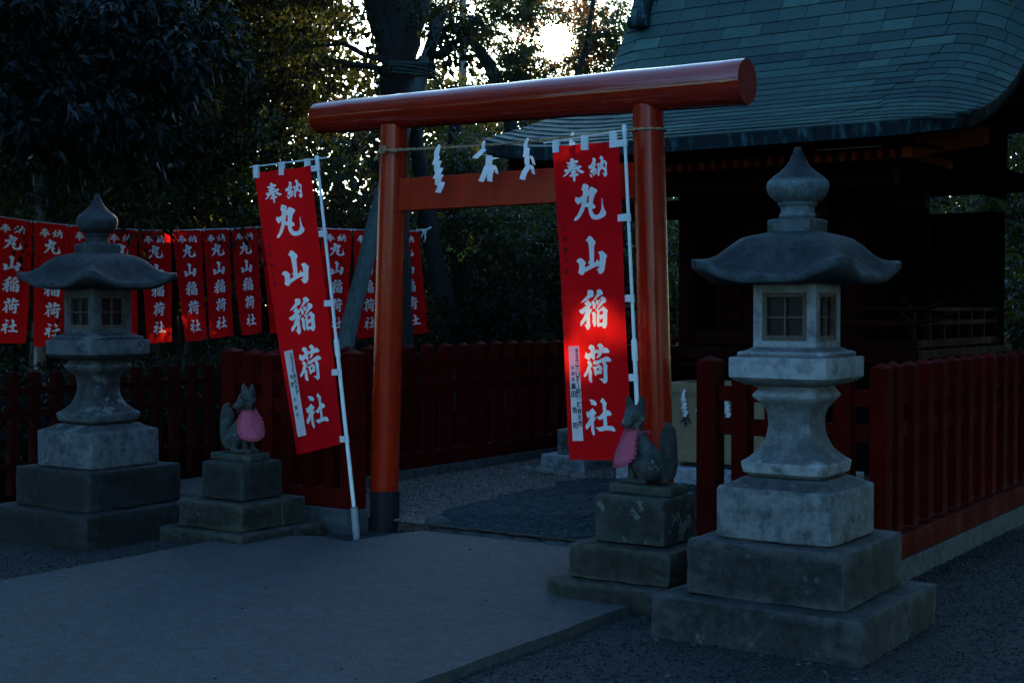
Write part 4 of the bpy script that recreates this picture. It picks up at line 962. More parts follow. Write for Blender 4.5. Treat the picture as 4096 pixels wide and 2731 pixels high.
# deck under the shingles, front fascia, verges
V = []; F = []; nx, ns = 44, 40
xs = list(np.linspace(XL+.01, XB-.3, 28))+[XB-.3+(XV-XB+.3)*sin(pi/2*i/18) for i in range(1, 19)]; nx = len(xs)-1
for j in range(ns+1):
    for x in xs: e_ = edgeS(x); V.append(rp(x, e_+(AL[-1]-e_)*j/ns, -.02))
for j in range(ns):
    for i in range(nx): a = j*(nx+1)+i; F.append((a, a+1, a+nx+2, a+nx+1))
pyd('roof_deck', V, F, M_fas, hall, smooth=True)
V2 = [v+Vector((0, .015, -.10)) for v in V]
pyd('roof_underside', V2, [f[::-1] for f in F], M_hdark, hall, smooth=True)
def band(name, P0, P1, m):   # closed strip between two polylines
    n = len(P0); V = P0+P1; return pyd(name, V, [(i, i+1, n+i+1, n+i) for i in range(n-1)], m, hall, smooth=True)
exs = xs; step = 3
for i in range(0, nx, step):
    q = exs[i:i+step+1]
    if len(q) > 1: band('eave_panel', [rp(x, edgeS(x), .004)+Vector((.002, -.006, .0)) for x in q], [rp(x, edgeS(x), -.0)+Vector((-.02*max(0, min(1, (x-XB)/.3)), .02, -.105)) for x in q], M_fas)
for X, nm, sg in ((XV, 'verge_panel', 1), (XL, 'verge_panel', -1)):
    for j in range(0, ns, 4):
        e_ = edgeS(X); ss = [e_+(AL[-1]-e_)*(j+k)/ns for k in range(5)]
        band(nm, [rp(X, s, .004)+Vector((sg*.004, 0, 0)) for s in ss], [rp(X, s, 0)+Vector((-sg*.02, .02, -.112)) for s in ss], M_fas)
# shingles
bm = bmesh.new(); box(bm, -.5, .5, -.5, .5, -.5, .5); sh_me = bpy.data.meshes.new('shingle'); bm.to_mesh(sh_me); bm.free(); sh_me.materials.append(M_cop)
EXP = .168; rows = int(AL[-1]/EXP); rs = random.Random(21); SH = []
for k in range(rows):
    s0 = k*EXP-.004; s1 = s0+EXP+.03; x = XL+rs.uniform(-.28, 0)
    while x < XV:
        wd = rs.choice((.32, .36, .40, .30, .43)); a = max(XL-.012, x+.003); b = min(XV+.012, x+wd-.003)
        if b > XB-.1 and b-a > .28: b = min(b, a+.26); wd = b-x+.003
        b = min(b, XV+.004)
        if b-a > .03 and s1 > edgeS(a)+.02: SH.append((k, a, b, s0, s1))
        x += wd
SH.sort(key=lambda q: q[0])
vis = [q for q in SH if q[0] <= 19]; restS = [q for q in SH if q[0] > 19]
rs.shuffle(vis)
vis.sort(key=lambda q: (q[0] > 18)*1)
def shingle_frame(q):
    k, a, b, s0, s1 = q
    p00 = rp(a, max(0, s0), .016); p10 = rp(b, max(0, s0), .016); p01 = rp(a, s1, .003); p11 = rp(b, s1, .003)
    if s0 < 0: p00 += Vector((0, -.02, -.006)); p10 += Vector((0, -.02, -.006))
    c = (p00+p10+p01+p11)/4; ux = ((p10-p00)+(p11-p01))/2; uy = ((p01-p00)+(p11-p10))/2; n = ux.cross(uy).normalized()
    L = ux.length; H_ = uy.length; X_ = ux.normalized(); Y_ = n.cross(X_)
    M = Matrix((X_*L, Y_*H_, n*.010)).transposed().to_4x4(); M.translation = c; return M
def curved_shingle(q, V, F):
    k, a, b, s0, s1 = q; base = len(V); m_ = 5
    for i in range(m_+1):
        x = a+(b-a)*i/m_; lo = min(s1-.005, max(s0, edgeS(x))); 
        for s_, h_ in ((lo, .016), (s1, .003)): V += [rp(x, s_, h_), rp(x, s_, h_-.012)]
    for i in range(m_):
        j = base+i*4; F += [(j, j+4, j+6, j+2), (j+1, j+3, j+7, j+5), (j, j+1, j+5, j+4), (j+2, j+6, j+7, j+3)]
    e = base+m_*4; F += [(base, base+2, base+3, base+1), (e, e+1, e+3, e+2)]
for q in vis[:298]:
    if q[2] > XB-.32 or q[0] == 0:
        V = []; F = []; curved_shingle(q, V, F); pyd('shingle', V, F, M_cop, hall); continue
    o = bpy.data.objects.new('shingle', sh_me); C.objects.link(o); o.parent = hall; o.matrix_local = shingle_frame(q)
cv = [Vector((x, y, z)) for x in (-.5, .5) for y in (-.5, .5) for z in (-.5, .5)]
V = []; F = []
for q in vis[298:]+restS:
    if q[2] > XB-.32: curved_shingle(q, V, F); continue
    M = shingle_frame(q); k = len(V); V += [M @ v for v in cv]
    F += [tuple(i+k for i in f) for f in ((0, 1, 3, 2), (4, 6, 7, 5), (0, 4, 5, 1), (2, 3, 7, 6), (0, 2, 6, 4), (1, 5, 7, 3))]
pyd('upper_shingles', V, F, M_cop, hall, kind='stuff')
# back slope and ridge keep the hall closed from behind
pyd('back_roof', [Vector(p)-HO for p in ((XL, 13.65, 6.6), (XV, 13.65, 6.6), (XV, 16.5, 3.6), (XL, 16.5, 3.6))], [(0, 1, 2, 3)], M_fas, hall)
hb('ridge', (XL-.1, XV+.1, 13.5, 13.9, 6.5, 6.95), M_fas, .03)
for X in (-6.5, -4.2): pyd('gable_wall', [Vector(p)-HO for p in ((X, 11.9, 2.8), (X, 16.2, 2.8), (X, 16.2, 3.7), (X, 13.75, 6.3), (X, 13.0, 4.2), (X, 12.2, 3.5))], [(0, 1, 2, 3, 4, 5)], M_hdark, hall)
# verge ornament: small ridge running down the slope with a scroll end
on_ = bpy.data.objects.new
bm = bmesh.new(); P = [rp(-7.22, s, .06) for s in np.linspace(float(np.interp(13.09, [p[0] for p in sm], AL)), AL[-1], 8)]
tube(bm, P, .075, 10); c0 = P[0]+Vector((0, -.05, .0)); tube(bm, [c0+Vector((-.11, 0, 0)), c0+Vector((-.105, 0, 0)), c0+Vector((.105, 0, 0)), c0+Vector((.11, 0, 0))], [.055, .068, .068, .055], 20)
auto(bm_obj('descending_ridge', bm, M_fas, hall))
# rafters: two tiers
for i in range(37):
    X = XL+.18+i*.1065
    if X > XV-.40: break
    hb('rafter', (X-.024, X+.024, 10.9, 12.1, 2.775, 2.85), M_raft, .002)
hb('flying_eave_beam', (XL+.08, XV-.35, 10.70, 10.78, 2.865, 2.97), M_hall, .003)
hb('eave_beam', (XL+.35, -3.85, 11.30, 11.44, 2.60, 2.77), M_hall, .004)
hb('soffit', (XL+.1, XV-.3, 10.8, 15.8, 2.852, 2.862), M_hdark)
for X in (-6.21, -4.52):
    auto(bm_obj('pillar', lathe_line(Vector((X, 12.2, 1.18))-HO, Vector((X, 12.2, 2.8))-HO, [(0, .10), (1, .098)], 24), M_hall, hall))
for X in (-6.21, -4.52):
    auto(bm_obj('pillar', lathe_line(Vector((X, 14.0, 1.18))-HO, Vector((X, 14.0, 2.8))-HO, [(0, .10), (1, .098)], 24), M_hall, hall))
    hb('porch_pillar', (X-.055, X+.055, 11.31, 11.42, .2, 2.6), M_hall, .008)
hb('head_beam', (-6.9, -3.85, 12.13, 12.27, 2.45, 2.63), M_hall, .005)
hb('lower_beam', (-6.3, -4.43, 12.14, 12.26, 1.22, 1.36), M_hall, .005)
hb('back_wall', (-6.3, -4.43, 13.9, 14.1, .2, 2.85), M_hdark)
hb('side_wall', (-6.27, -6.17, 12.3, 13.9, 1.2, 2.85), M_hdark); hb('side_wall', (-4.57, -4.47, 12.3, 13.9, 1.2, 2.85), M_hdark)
for i in range(5): hb('door_panel', (-6.1+i*.31, -5.81+i*.31, 12.55, 12.6, 1.36, 2.4), M_hall, .006)
pyd('gable_bracket', [Vector(p)-HO for p in ((-3.62, 10.8, 2.76), (-3.54, 10.8, 2.76), (-3.54, 10.8, 2.96), (-3.62, 10.8, 2.96), (-3.32, 11.9, 2.95), (-3.24, 11.9, 2.95), (-3.24, 11.9, 3.1), (-3.32, 11.9, 3.1))], [(0, 1, 2, 3), (4, 7, 6, 5), (0, 3, 7, 4), (1, 5, 6, 2), (3, 2, 6, 7), (0, 4, 5, 1)], M_raft, hall)
hb('veranda_floor', (-6.95, -3.72, 11.55, 14.6, 1.13, 1.20), M_hall, .004)
hb('veranda_edge', (-6.97, -3.70, 11.50, 11.55, 1.10, 1.215), M_hall, .004)
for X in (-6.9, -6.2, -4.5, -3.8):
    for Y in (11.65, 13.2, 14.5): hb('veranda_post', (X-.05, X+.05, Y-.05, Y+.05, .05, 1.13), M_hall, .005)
hb('foundation_panel', (-6.8, -3.9, 11.9, 14.5, .05, 1.1), M_hdark)
for k in range(5): hb('stair_tread', (-5.95, -4.78, 11.02+k*.11, 11.20+k*.11, .37+k*.165, .41+k*.165), M_hall, .004)
hb('stair_string', (-6.0, -5.95, 11.0, 11.56, .2, 1.1), M_hall); hb('stair_string', (-4.78, -4.73, 11.0, 11.56, .2, 1.1), M_hall)
def railing(x0, x1, X, Y0, Y1):
    t = hall
    for z, r in ((1.56, .018), (1.44, .022)):
        hb('rail', (X-r, X+r, Y0-.2, Y1, z-r, z+r), M_hall, .004)
    hb('rail', (X-.03, X+.03, Y0, Y1, 1.225, 1.29), M_hall, .004)
    Y = Y0
    while Y < Y1: hb('baluster', (X-.02, X+.02, Y-.02, Y+.02, 1.29, 1.54), M_hall); Y += .42
railing(0, 0, -3.78, 11.6, 14.5)
for a, b in ((-6.9, -6.05), (-4.68, -3.78)):
    for z, r in ((1.56, .018), (1.44, .022)): hb('rail', (a, b, 11.6-r, 11.6+r, z-r, z+r), M_hall, .004)
    hb('rail', (a, b, 11.57, 11.63, 1.225, 1.29), M_hall, .004)
for X0, Y0, dx, dy in ((-3.78, 11.62, 1, 0), (-3.78, 11.62, 0, -1), (-6.9, 11.6, -1, 0)):
    for z in (1.56, 1.44):
        bm = bmesh.new(); tube(bm, [Vector((X0+dx*t*.34, Y0+dy*t*.34, z+.10*t*t))-HO for t in np.linspace(0, 1, 8)], [.02]*7+[.012], 8); bm_obj('curved_rail_end', bm, M_hall, hall, smooth=True)
hb('wing_screen', (-4.46, -3.72, 14.2, 14.28, 1.2, 2.52), M_hdark, .004)
hb('wing_screen_rail', (-4.46, -3.70, 14.17, 14.2, 2.46, 2.54), M_hall, .004)
hb('altar_table', (-5.75, -4.95, 12.35, 12.5, 1.36, 1.40), M_hdark); hb('altar_leg', (-5.45, -5.25, 12.35, 12.45, 1.2, 1.36), M_hdark)
# stone step and offering box
tag(bx('stone_step', (-6.0, -4.0, 10.405, 11.05, .04, .212), M_slabm, bev=.006), 'pale blue-grey stone slab step under the offering box', 'stone step')
ob = thing('offering_box', 'tan wooden offering box with black characters and a thin straw rope', 'offering box', (-5.12, 10.86, .212))
bm = bmesh.new()
box(bm, -.44, .44, -.26, -.235, .08, .66); box(bm, -.44, .44, .235, .26, .08, .66); box(bm, -.44, -.415, -.235, .235, .08, .66); box(bm, .415, .44, -.235, .235, .08, .66)
bm_obj('box_sides', bm, M_boxw, ob)
bx('bottom_board', (-.45, .45, -.268, .268, .035, .115), M_boxw, ob, .004)
for a in ((-.455, .455, -.275, -.215, .64, .715), (-.455, .455, .215, .275, .64, .715), (-.455, -.40, -.213, .213, .64, .715), (.40, .455, -.213, .213, .64, .715)): bx('rim', a, M_boxw, ob, .003)
for i in range(7): bx('slat', (-.40, .40, -.19+i*.06, -.165+i*.06, .60, .625), M_boxw, ob, .002)
for a in (-.38, .30): bx('foot', (a, a+.08, -.24, -.16, 0, .035), M_boxw, ob); bx('foot', (a, a+.08, .16, .24, 0, .035), M_boxw, ob)
put_glyphs('painted_characters', [(*GH, -.30, .39, .125), (*GN, -.12, .39, .125), (*GY, .11, .405, .125), (*norm_glyph('sha'), .28, .39, .125)], lambda x, z: (x, -.2625, z), M_ink, ob)
rp_ = rope('box_rope', [(-.46, -.279, .655)]+[(x, -.285, .642-.012*sin((x+.45)*8)**2) for x in np.linspace(-.42, .42, 9)]+[(.46, -.279, .655)], .006, M_rope, None, parent=ob)
for i, (x, l_) in enumerate(((-.30, 'leftmost on the offering box'), (-.155, 'second on the offering box, beside the fence post'), (.10, 'on the offering box seen through the fence gap'), (.27, 'on the offering box hidden by the right lantern'))):
    streamer(-5.12+x, 10.86-.288, .212+.645, Z4 if i % 2 == 0 else Z3, 'small white paper streamer, '+l_, 'small paper streamers on the offering box', .8)
bx('dark_bar', (-5.45, -4.75, 10.56, 10.6, .2125, .24), M_black); tag(bpy.data.objects['dark_bar'], 'dark bar on the stone step across the gap under the offering box', 'mat')  # low dark bar across the gap under the box front
# ------------------------------------------------------------------ trees
Fv = Vector((-sin(YAW)*cos(PITCH), cos(YAW)*cos(PITCH), -sin(PITCH))); Rv = Vector((cos(YAW), sin(YAW), 0)); Uv = Rv.cross(Fv)
def at(x, y, d):
    """world point at depth d for a measured direction (2352 px wide survey of the photo)"""
    return Vector((0, 0, 1.55))+(Fv+Rv*((x-1176)/3158.2)+Uv*((784-y)/3158.2))*d
SPOTS = [(Vector((-4.23, 7.15, 1.48)), .05), (Vector((-4.41, 7.15, 1.27)), .02), (at(352, 560, 16.6), .0), (at(368, 745, 16.7), -.02), (at(470, 690, 17.1), -.04)]
SUNP = Vector((0, 0, 1.55))+SUN*420
def carve(P, size=.1):
    """leave real gaps in the leaves where the photo shows sunlight coming through"""
    keep = np.ones(len(P), bool); s = np.array(SUN)
    for c, r in SPOTS:
        q = P-np.array(c); t = q@s; d = np.linalg.norm(q-t[:, None]*s, axis=1); keep &= ~((d < r+.0016*np.maximum(t, 0)+.75*size) & (t > .5))
    q = P-np.array((0, 0, 1.55)); t = q@s; d = np.linalg.norm(q-t[:, None]*s, axis=1); rg = np.random.default_rng(5)
    keep &= ~((d < t*rg.uniform(.006, .020, len(P))) & (t > 0))
    return keep
def leaf_cloud(name, cen, per, spread, size, m, seed, droop=.35, aspect=.42, flat=.7, cut=True, parent=None, kind=None, org=None, clumpy=True, fold=.18):
    rg = np.random.default_rng(seed); cen = np.asarray(cen, float); K = len(cen)
    sp = np.asarray(spread) if hasattr(spread, '__len__') else np.full(K, spread)
    # sprays: each clump has a few twig directions, leaves sit along the twigs
    tw = max(3, per//14); d = rg.normal(size=(K, tw, 3)); d[..., 2] = d[..., 2]*flat-.15; d /= np.linalg.norm(d, axis=2, keepdims=True)
    k = rg.integers(0, tw, size=(K, per)); t = rg.uniform(.1, 1, size=(K, per))**.7
    dd = np.take_along_axis(d, k[..., None].repeat(3, 2), 1)
    P = cen[:, None, :]+dd*(t*sp[:, None])[..., None]+rg.normal(size=(K, per, 3))*(sp[:, None, None]*.09)
    L = dd*.7+rg.normal(size=(K, per, 3))*.65; L[..., 2] -= droop; L /= np.linalg.norm(L, axis=2, keepdims=True)
    P = P.reshape(-1, 3); L = L.reshape(-1, 3)
    if cut: kp = carve(P, size); P = P[kp]; L = L[kp]
    n = len(P); s = size*rg.uniform(.6, 1.25, n)[:, None]
    up = rg.normal(size=(n, 3))*.55; up[:, 2] += 1; S = np.cross(L, up); S /= np.linalg.norm(S, axis=1, keepdims=True)+1e-9; Nn = np.cross(S, L)
    w_ = aspect*.5
    if org is not None: P = P-np.array(org)
    V = np.stack([P, P+L*s*.42+S*s*w_+Nn*s*fold*.4, P+L*s*1.0-Nn*s*fold*.5, P+L*s*.42-S*s*w_+Nn*s*fold*.4], 1).reshape(-1, 3)
    F = (np.array([(0, 1, 2), (0, 2, 3)])[None]+(np.arange(n)*4)[:, None, None]).reshape(-1, 3)
    me = tris_mesh(name, V, F); me.materials.append(m)
    return link(name, me, None, parent, kind=kind)
def ell(rg, c, r, n, hollow=.55, noise_=.0):
    d = rg.normal(size=(n, 3)); d /= np.linalg.norm(d, axis=1, keepdims=True); q = rg.uniform(hollow**3, 1, n)**(1/3)
    return np.array(c)+d*q[:, None]*np.array(r)
def trunk_obj(t, pts, rad, m, n=12, name='trunk', lumps=.06, seed=0):
    r = random.Random(seed); o = t.location; P = [Vector(p)-o for p in pts]; Q = []; R = []
    for i in range(len(P)-1):
        for k in range(4): f = k/4; Q.append(P[i].lerp(P[i+1], f)+Vector((r.uniform(-1, 1), r.uniform(-1, 1), 0))*rad[i]*.06); R.append((rad[i]+(rad[i+1]-rad[i])*f)*r.uniform(1-lumps, 1+lumps))
    Q.append(P[-1]); R.append(rad[-1]); bm = bmesh.new(); tube(bm, Q, R, n)
    for v in bm.verts: v.co += Vector((r.uniform(-1, 1), r.uniform(-1, 1), 0))*.012
    return bm_obj(name, bm, m, t, smooth=True)
def branches(t, start, ends, r0, m, seed=0, name='branches'):
    r = random.Random(seed); bm = bmesh.new(); o = t.location
    for e in ends:
        a = Vector(start)-o if not isinstance(start, list) else Vector(r.choice(start))-o; b = Vector(e)-o; L = (b-a).length; pts = [a]
        for k in range(1, 6): f = k/5; pts.append(a.lerp(b, f)+Vector((r.uniform(-1, 1), r.uniform(-1, 1), r.uniform(-.6, 1)))*L*.06*(1-f*.6))
        tube(bm, pts, [r0*(1-.82*k/5) for k in range(6)], 6)
        for _ in range(4):
            q = pts[r.randint(2, 4)]; tube(bm, [q, q+Vector((r.uniform(-1, 1), r.uniform(-1, 1), r.uniform(-.5, .7)))*L*.16, q+Vector((r.uniform(-1, 1), r.uniform(-1, 1), r.uniform(-.8, .6)))*L*.3], [r0*.2, r0*.12, r0*.04], 4)
    return bm_obj(name, bm, m, t, smooth=True, kind=None)
RG = np.random.default_rng(77)
def blob(cx_, cy_, d, rx, ry, n):  # clump centres in a survey ellipse at depth d
    c = at(cx_, cy_, d); k = d/3158.2
    q = RG.normal(size=(n, 3)); q /= np.linalg.norm(q, axis=1, keepdims=True); q *= RG.uniform(.1, 1, n)[:, None]**.4
    return np.array(c)+np.outer(q[:, 0]*rx*k, Rv)+np.outer(q[:, 2]*ry*k, Vector((0, 0, 1)))+np.outer(q[:, 1]*1.1, Fv)
G_T = 'trees standing behind the shrine'
# great dark tree with the support pole
b0 = at(908, 770, 19); b0.z = 0
t1 = thing('great_tree', 'massive dark trunk rising behind the left torii pillar, bound with rope to a grey prop', 'tree', tuple(b0), 0, G_T)
trunk_obj(t1, [at(910, 960, 19), at(906, 700, 19), at(904, 400, 19), at(906, 220, 19), at(918, 120, 19), at(930, 30, 19), at(938, -60, 19)], [.30, .24, .20, .195, .23, .33, .36], M_trunk, 18, seed=1)
trunk_obj(t1, [at(938, -40, 19), at(975, -240, 19.2), at(1010, -500, 19.5)], [.22, .17, .1], M_trunk, 12, 'limb', seed=2)
trunk_obj(t1, [at(925, -20, 19), at(880, -150, 18.6), at(800, -330, 18)], [.22, .16, .1], M_trunk, 12, 'limb', seed=3)
trunk_obj(t1, [at(905, 150, 19), at(865, 40, 18.8), at(840, -60, 18.5)], [.16, .13, .1], M_trunk, 12, 'limb', seed=4)
trunk_obj(t1, [at(925, 165, 18.9), at(989, 129, 18.6), at(1023, 120, 18.5), at(1040, 103, 18.5), at(1055, 91, 18.5), at(1077, 84, 18.6), at(1100, 60, 18.7)], [.07, .055, .05, .045, .042, .036, .02], M_trunk, 8, 'limb', seed=5)
trunk_obj(t1, [at(895, 170, 18.9), at(850, 152, 18.5), at(800, 148, 18.2), at(740, 128, 18)], [.06, .045, .035, .015], M_trunk, 8, 'limb', seed=6)
trunk_obj(t1, [at(895, 140, 18.9), at(840, 128, 18.7), at(790, 100, 18.5), at(700, 110, 18.4)], [.05, .04, .03, .012], M_trunk, 8, 'limb', seed=7)
c1 = np.concatenate([ell(RG, at(940, -420, 19), (3.6, 3.6, 2.4), 120), ell(RG, at(640, 60, 18), (.9, 1.0, 1.5), 40, .2), ell(RG, at(1010, 55, 18.4), (.55, .6, .25), 8, .2)])
leaf_cloud('crown', c1, 110, .55, .105, M_leafB, 1, parent=t1, org=b0)
sp = thing('support_pole', 'slanting weathered grey wooden prop leaning against the great dark tree', 'prop pole', tuple(at(785, 830, 17.2)))
trunk_obj(sp, [at(772, 900, 17), at(790, 800, 17.2), at(880, 440, 18), at(955, 210, 18.55), at(1004, 62, 18.7), at(1012, 38, 18.7)], [.125, .12, .105, .09, .082, .078], M_supp, 14, 'pole', .03, seed=8)
rb = thing('binding_rope', 'dark green and black ropes tied round the great trunk and its prop', 'rope', tuple(at(920, 155, 18.9)))
bm = bmesh.new()
for k in range(7):
    P = []
    for i in range(25):
        a = 2*pi*i/24; c = at(922+18, 148+k*4.2, 18.72); P.append(c+Rv*cos(a)*.36+Fv*sin(a)*.30+Vector((0, 0, .03*sin(a+k)-.02*cos(a)))-rb.location)
    tube(bm, P, .014, 5)
bm_obj('coils', bm, M_drope, rb, smooth=True)
# leaning thin trunk that carries the banner line
b0 = at(1052, 800, 20.3); b0.z = 0
t2 = thing('leaning_tree', 'slim dark trunk leaning left, carrying the knotted white end of the banner line', 'tree', tuple(b0), 0, G_T)
trunk_obj(t2, [at(1068, 940, 20.3), at(1046, 790, 20.3), at(1008, 640, 20.3), at(980, 500, 20.3), at(958, 330, 20.3), at(948, 200, 20.4), at(935, 60, 20.6)], [.19, .165, .13, .125, .105, .09, .07], M_trunk, 12, seed=9)
t2b = thing('leaning_tree', 'broader black trunk just right of the slim leaning one, behind the fence', 'tree', tuple(at(1130, 840, 22)), 0, G_T)
trunk_obj(t2b, [at(1120, 900, 22), at(1096, 780, 22), at(1058, 620, 22), at(1040, 480, 22), at(1046, 300, 22), at(1040, 200, 22)], [.26, .2, .16, .14, .11, .08], M_trunk, 12, seed=19)
kn = thing('rope_knot', 'white rope end knotted round the slim leaning trunk at the end of the banner row', 'rope knot', tuple(at(975, 525, 20.1)))
kl = kn.location; bm = bmesh.new()
tube(bm, [at(957, 527, 20.1)-kl, at(968, 530, 20.05)-kl, at(976, 528, 20.05)-kl, at(985, 525, 20.1)-kl, at(990, 521, 20.1)-kl], .014, 6)
tube(bm, [at(974, 526, 20.03)-kl, at(971, 534, 20.03)-kl, at(980, 534, 20.03)-kl, at(979, 527, 20.03)-kl], .012, 6)
tube(bm, [at(976, 531, 20.03)-kl, at(977, 545, 20.03)-kl, at(974, 556, 20.03)-kl], [.012, .012, .018], 6)
tube(bm, [at(973, 531, 20.03)-kl, at(970, 540, 20.03)-kl, at(968, 546, 20.03)-kl], [.010, .010, .010], 6)
bm_obj('knot', bm, M_wrope, kn, smooth=True)
leaf_cloud('leaf_sprays', np.concatenate([blob(1025, 130, 18.5, 45, 45, 9), blob(1070, 80, 18.5, 40, 25, 7), blob(850, 165, 18.6, 50, 40, 6), blob(815, 110, 20, 60, 90, 16), blob(800, 40, 22, 60, 60, 10)]), 22, .22, .13, M_leafB, 6, parent=t1, org=tuple(t1.location), droop=.8, aspect=.4)
# pale trunk and its neighbours against the sky
b0 = at(1062, 780, 32); b0.z = 0
t3 = thing('pale_tree', 'straight pale grey trunk standing against the bright sky right of the great tree', 'tree', tuple(b0), 0, G_T)
trunk_obj(t3, [at(1062, 870, 32), at(1062, 400, 32), at(1062, 100, 32), at(1064, -100, 32)], [.11, .098, .09, .07], M_trunk2, 12, seed=10)
leaf_cloud('crown', np.concatenate([ell(RG, at(1070, -120, 32), (1.5, 1.5, 1.3), 40)]), 90, .6, .11, M_leafB, 3, parent=t3, org=b0)
t3b = thing('forked_tree', 'dark slanting limb and trunk in the bright gap beside the pale trunk', 'tree', tuple(at(1250, 900, 25)), 0, G_T)
trunk_obj(t3b, [at(1245, 860, 25), at(1215, 500, 25), at(1165, 240, 25), at(1121, 146, 25), at(1099, 114, 25), at(1077, 86, 25)], [.17, .15, .13, .12, .10, .05], M_trunk, 10, seed=11)
trunk_obj(t3b, [at(1215, 500, 25), at(1300, 240, 25), at(1345, 120, 25), at(1372, -60, 25)], [.12, .06, .045, .03], M_trunk, 10, 'limb', seed=12)
cb = np.concatenate([blob(1170, 40, 25, 120, 75, 50), blob(1210, 150, 25, 75, 50, 28), blob(1350, 120, 26, 80, 70, 26), blob(1410, 60, 26, 40, 90, 22), blob(1290, -40, 26, 160, 40, 22), blob(1120, 190, 25, 150, 22, 18), blob(1090, 240, 26, 110, 40, 30), blob(1010, 40, 24, 50, 45, 12)])
leaf_cloud('crown', cb, 130, .30, .085, M_leafA, 4, parent=t3b, org=tuple(t3b.location), flat=.7)
leaf_cloud('flare_tinted_leaves', np.concatenate([blob(1290, 70, 27.5, 120, 95, 44), blob(1230, 60, 29, 60, 110, 22), blob(1340, 90, 26, 60, 80, 16)]), 110, .30, .085, M_leafS, 14, parent=t3b, org=tuple(t3b.location))
# near broad-leaved tree at upper left with a slender pale stem
b0 = at(88, 760, 17.2); b0.z = 0
t4 = thing('broadleaf_tree', 'slender pale-stemmed tree at the left edge with large hanging blue-green leaves', 'tree', tuple(b0), 0, G_T)
trunk_obj(t4, [at(92, 1010, 17.2), at(96, 640, 17.2), at(92, 480, 17.2), at(82, 330, 16.8), at(78, 200, 16.2), at(90, -60, 15)], [.075, .07, .062, .055, .045, .035], M_trunk2, 10, seed=13)
c4 = np.concatenate([blob(60, 60, 13.5, 230, 130, 50), blob(330, 90, 13.3, 170, 130, 44), blob(150, 250, 13.2, 190, 90, 30), blob(300, 300, 13, 60, 50, 10), blob(60, 330, 13.6, 80, 60, 10), blob(430, 190, 13.3, 70, 60, 10), blob(-80, 200, 13.4, 120, 200, 14)])
branches(t4, [at(82, 330, 16.8), at(78, 200, 16.2), at(90, -20, 15.2)], [tuple(c) for c in c4[::6]], .022, M_trunk, 5)
leaf_cloud('crown', c4, 66, .40, .145, M_leafC, 5, parent=t4, org=b0, droop=.75, aspect=.36, flat=.5)
# the wood behind: individual trees sharing crown meshes
def proto_crown(name, m, seed, size, per=90, n=120, rz=4.2, rx=2.3):
    rg = np.random.default_rng(seed); c = ell(rg, (0, 0, 5.6), (rx, rx, rz), n, .35)
    o = leaf_cloud(name, c, per, .55, size, m, seed, cut=False); me = o.data; bpy.data.objects.remove(o); return me
PC = [proto_crown('crown', M_leafB, 31, .12, 110, 170), proto_crown('crown', M_leafA, 32, .115, 110, 160), proto_crown('crown', M_leafB, 33, .13, 110, 190, 4.8, 2.8)]
def wood_tree(px, d, k, rot, sc, label, top=1.0, uniq=True):
    b = at(px, 780, d); b.z = 0; t = thing('forest_tree', label, 'tree', tuple(b), rot, 'trees of the wood behind the shrine')
    bm = bmesh.new(); r = random.Random(int(px*7+d)); P = [Vector((r.uniform(-.12, .12), r.uniform(-.12, .12), z)) for z in (-.1, 1.5, 3.2, 5, 7.5, 9.4)]; P[0].x = P[0].y = 0
    tube(bm, [p*sc if i else p for i, p in enumerate(P)], [.17, .14, .12, .10, .07, .03], 10)
    for _ in range(9):
        q = P[r.randint(2, 4)]*sc; a = r.uniform(0, 6.28); e = q+Vector((cos(a)*1.7, sin(a)*1.7, r.uniform(.3, 1.6)))*sc; tube(bm, [q, q.lerp(e, .5)+Vector((0, 0, .2)), e], [.05, .035, .012], 6)
    bm_obj('trunk', bm, M_trunk, t, smooth=True)
    if uniq:
        rg = np.random.default_rng(int(abs(px)*3+d)); n_, per, rx, rz, m_ = ((170, 100, 2.3, 4.2, M_leafB), (160, 100, 2.3, 4.2, M_leafA), (190, 100, 2.8, 4.8, M_leafB))[k]
        c = ell(rg, (b.x, b.y, 5.6*sc*top), (rx*sc, rx*sc, rz*sc*top), n_, .35)
        leaf_cloud('crown', c, per, .55*sc, .12*(.8+.2*sc), m_, int(abs(px)+d), parent=t, org=tuple(b)); t.rotation_euler = (0, 0, 0)
    else:
        me = PC[k]
        o = bpy.data.objects.new('crown', me); C.objects.link(o); o.parent = t; o.scale = (sc, sc, sc*top)
    return t
WT = [(-60, 21, 0, .3, 1.1), (110, 17.5, 2, 1.2, 1.0), (250, 22, 0, 2.2, 1.15), (390, 18.5, 1, .6, 1.0), (338, 23, 2, 3.1, 1.15), (390, 19, 0, 4.0, 1.02), (432, 24, 1, 5.2, 1.15), (377, 21.5, 2, 1.9, .98), (330, 27, 2, 4.4, 1.2), (80, 27, 1, 2.8, 1.25), (477, 30, 0, 3.3, 1.25)]
WL = ['forest tree at the far left edge behind the hanging leaves', 'forest tree behind the two leftmost red banners', 'forest tree above the left lantern', 'forest tree above the fifth red banner of the row', 'forest tree in the middle of the dark wood at left', 'forest tree above the foot of the row of banners, left of the tall banner', 'forest tree directly behind the tall left banner', 'forest tree just left of the great dark trunk', 'farther forest tree seen over the left lantern', 'farther forest tree near the left edge with sparkling gaps', 'farther forest tree behind the tall left banner top']
for a, l_ in zip(WT, WL): wood_tree(*a, l_)
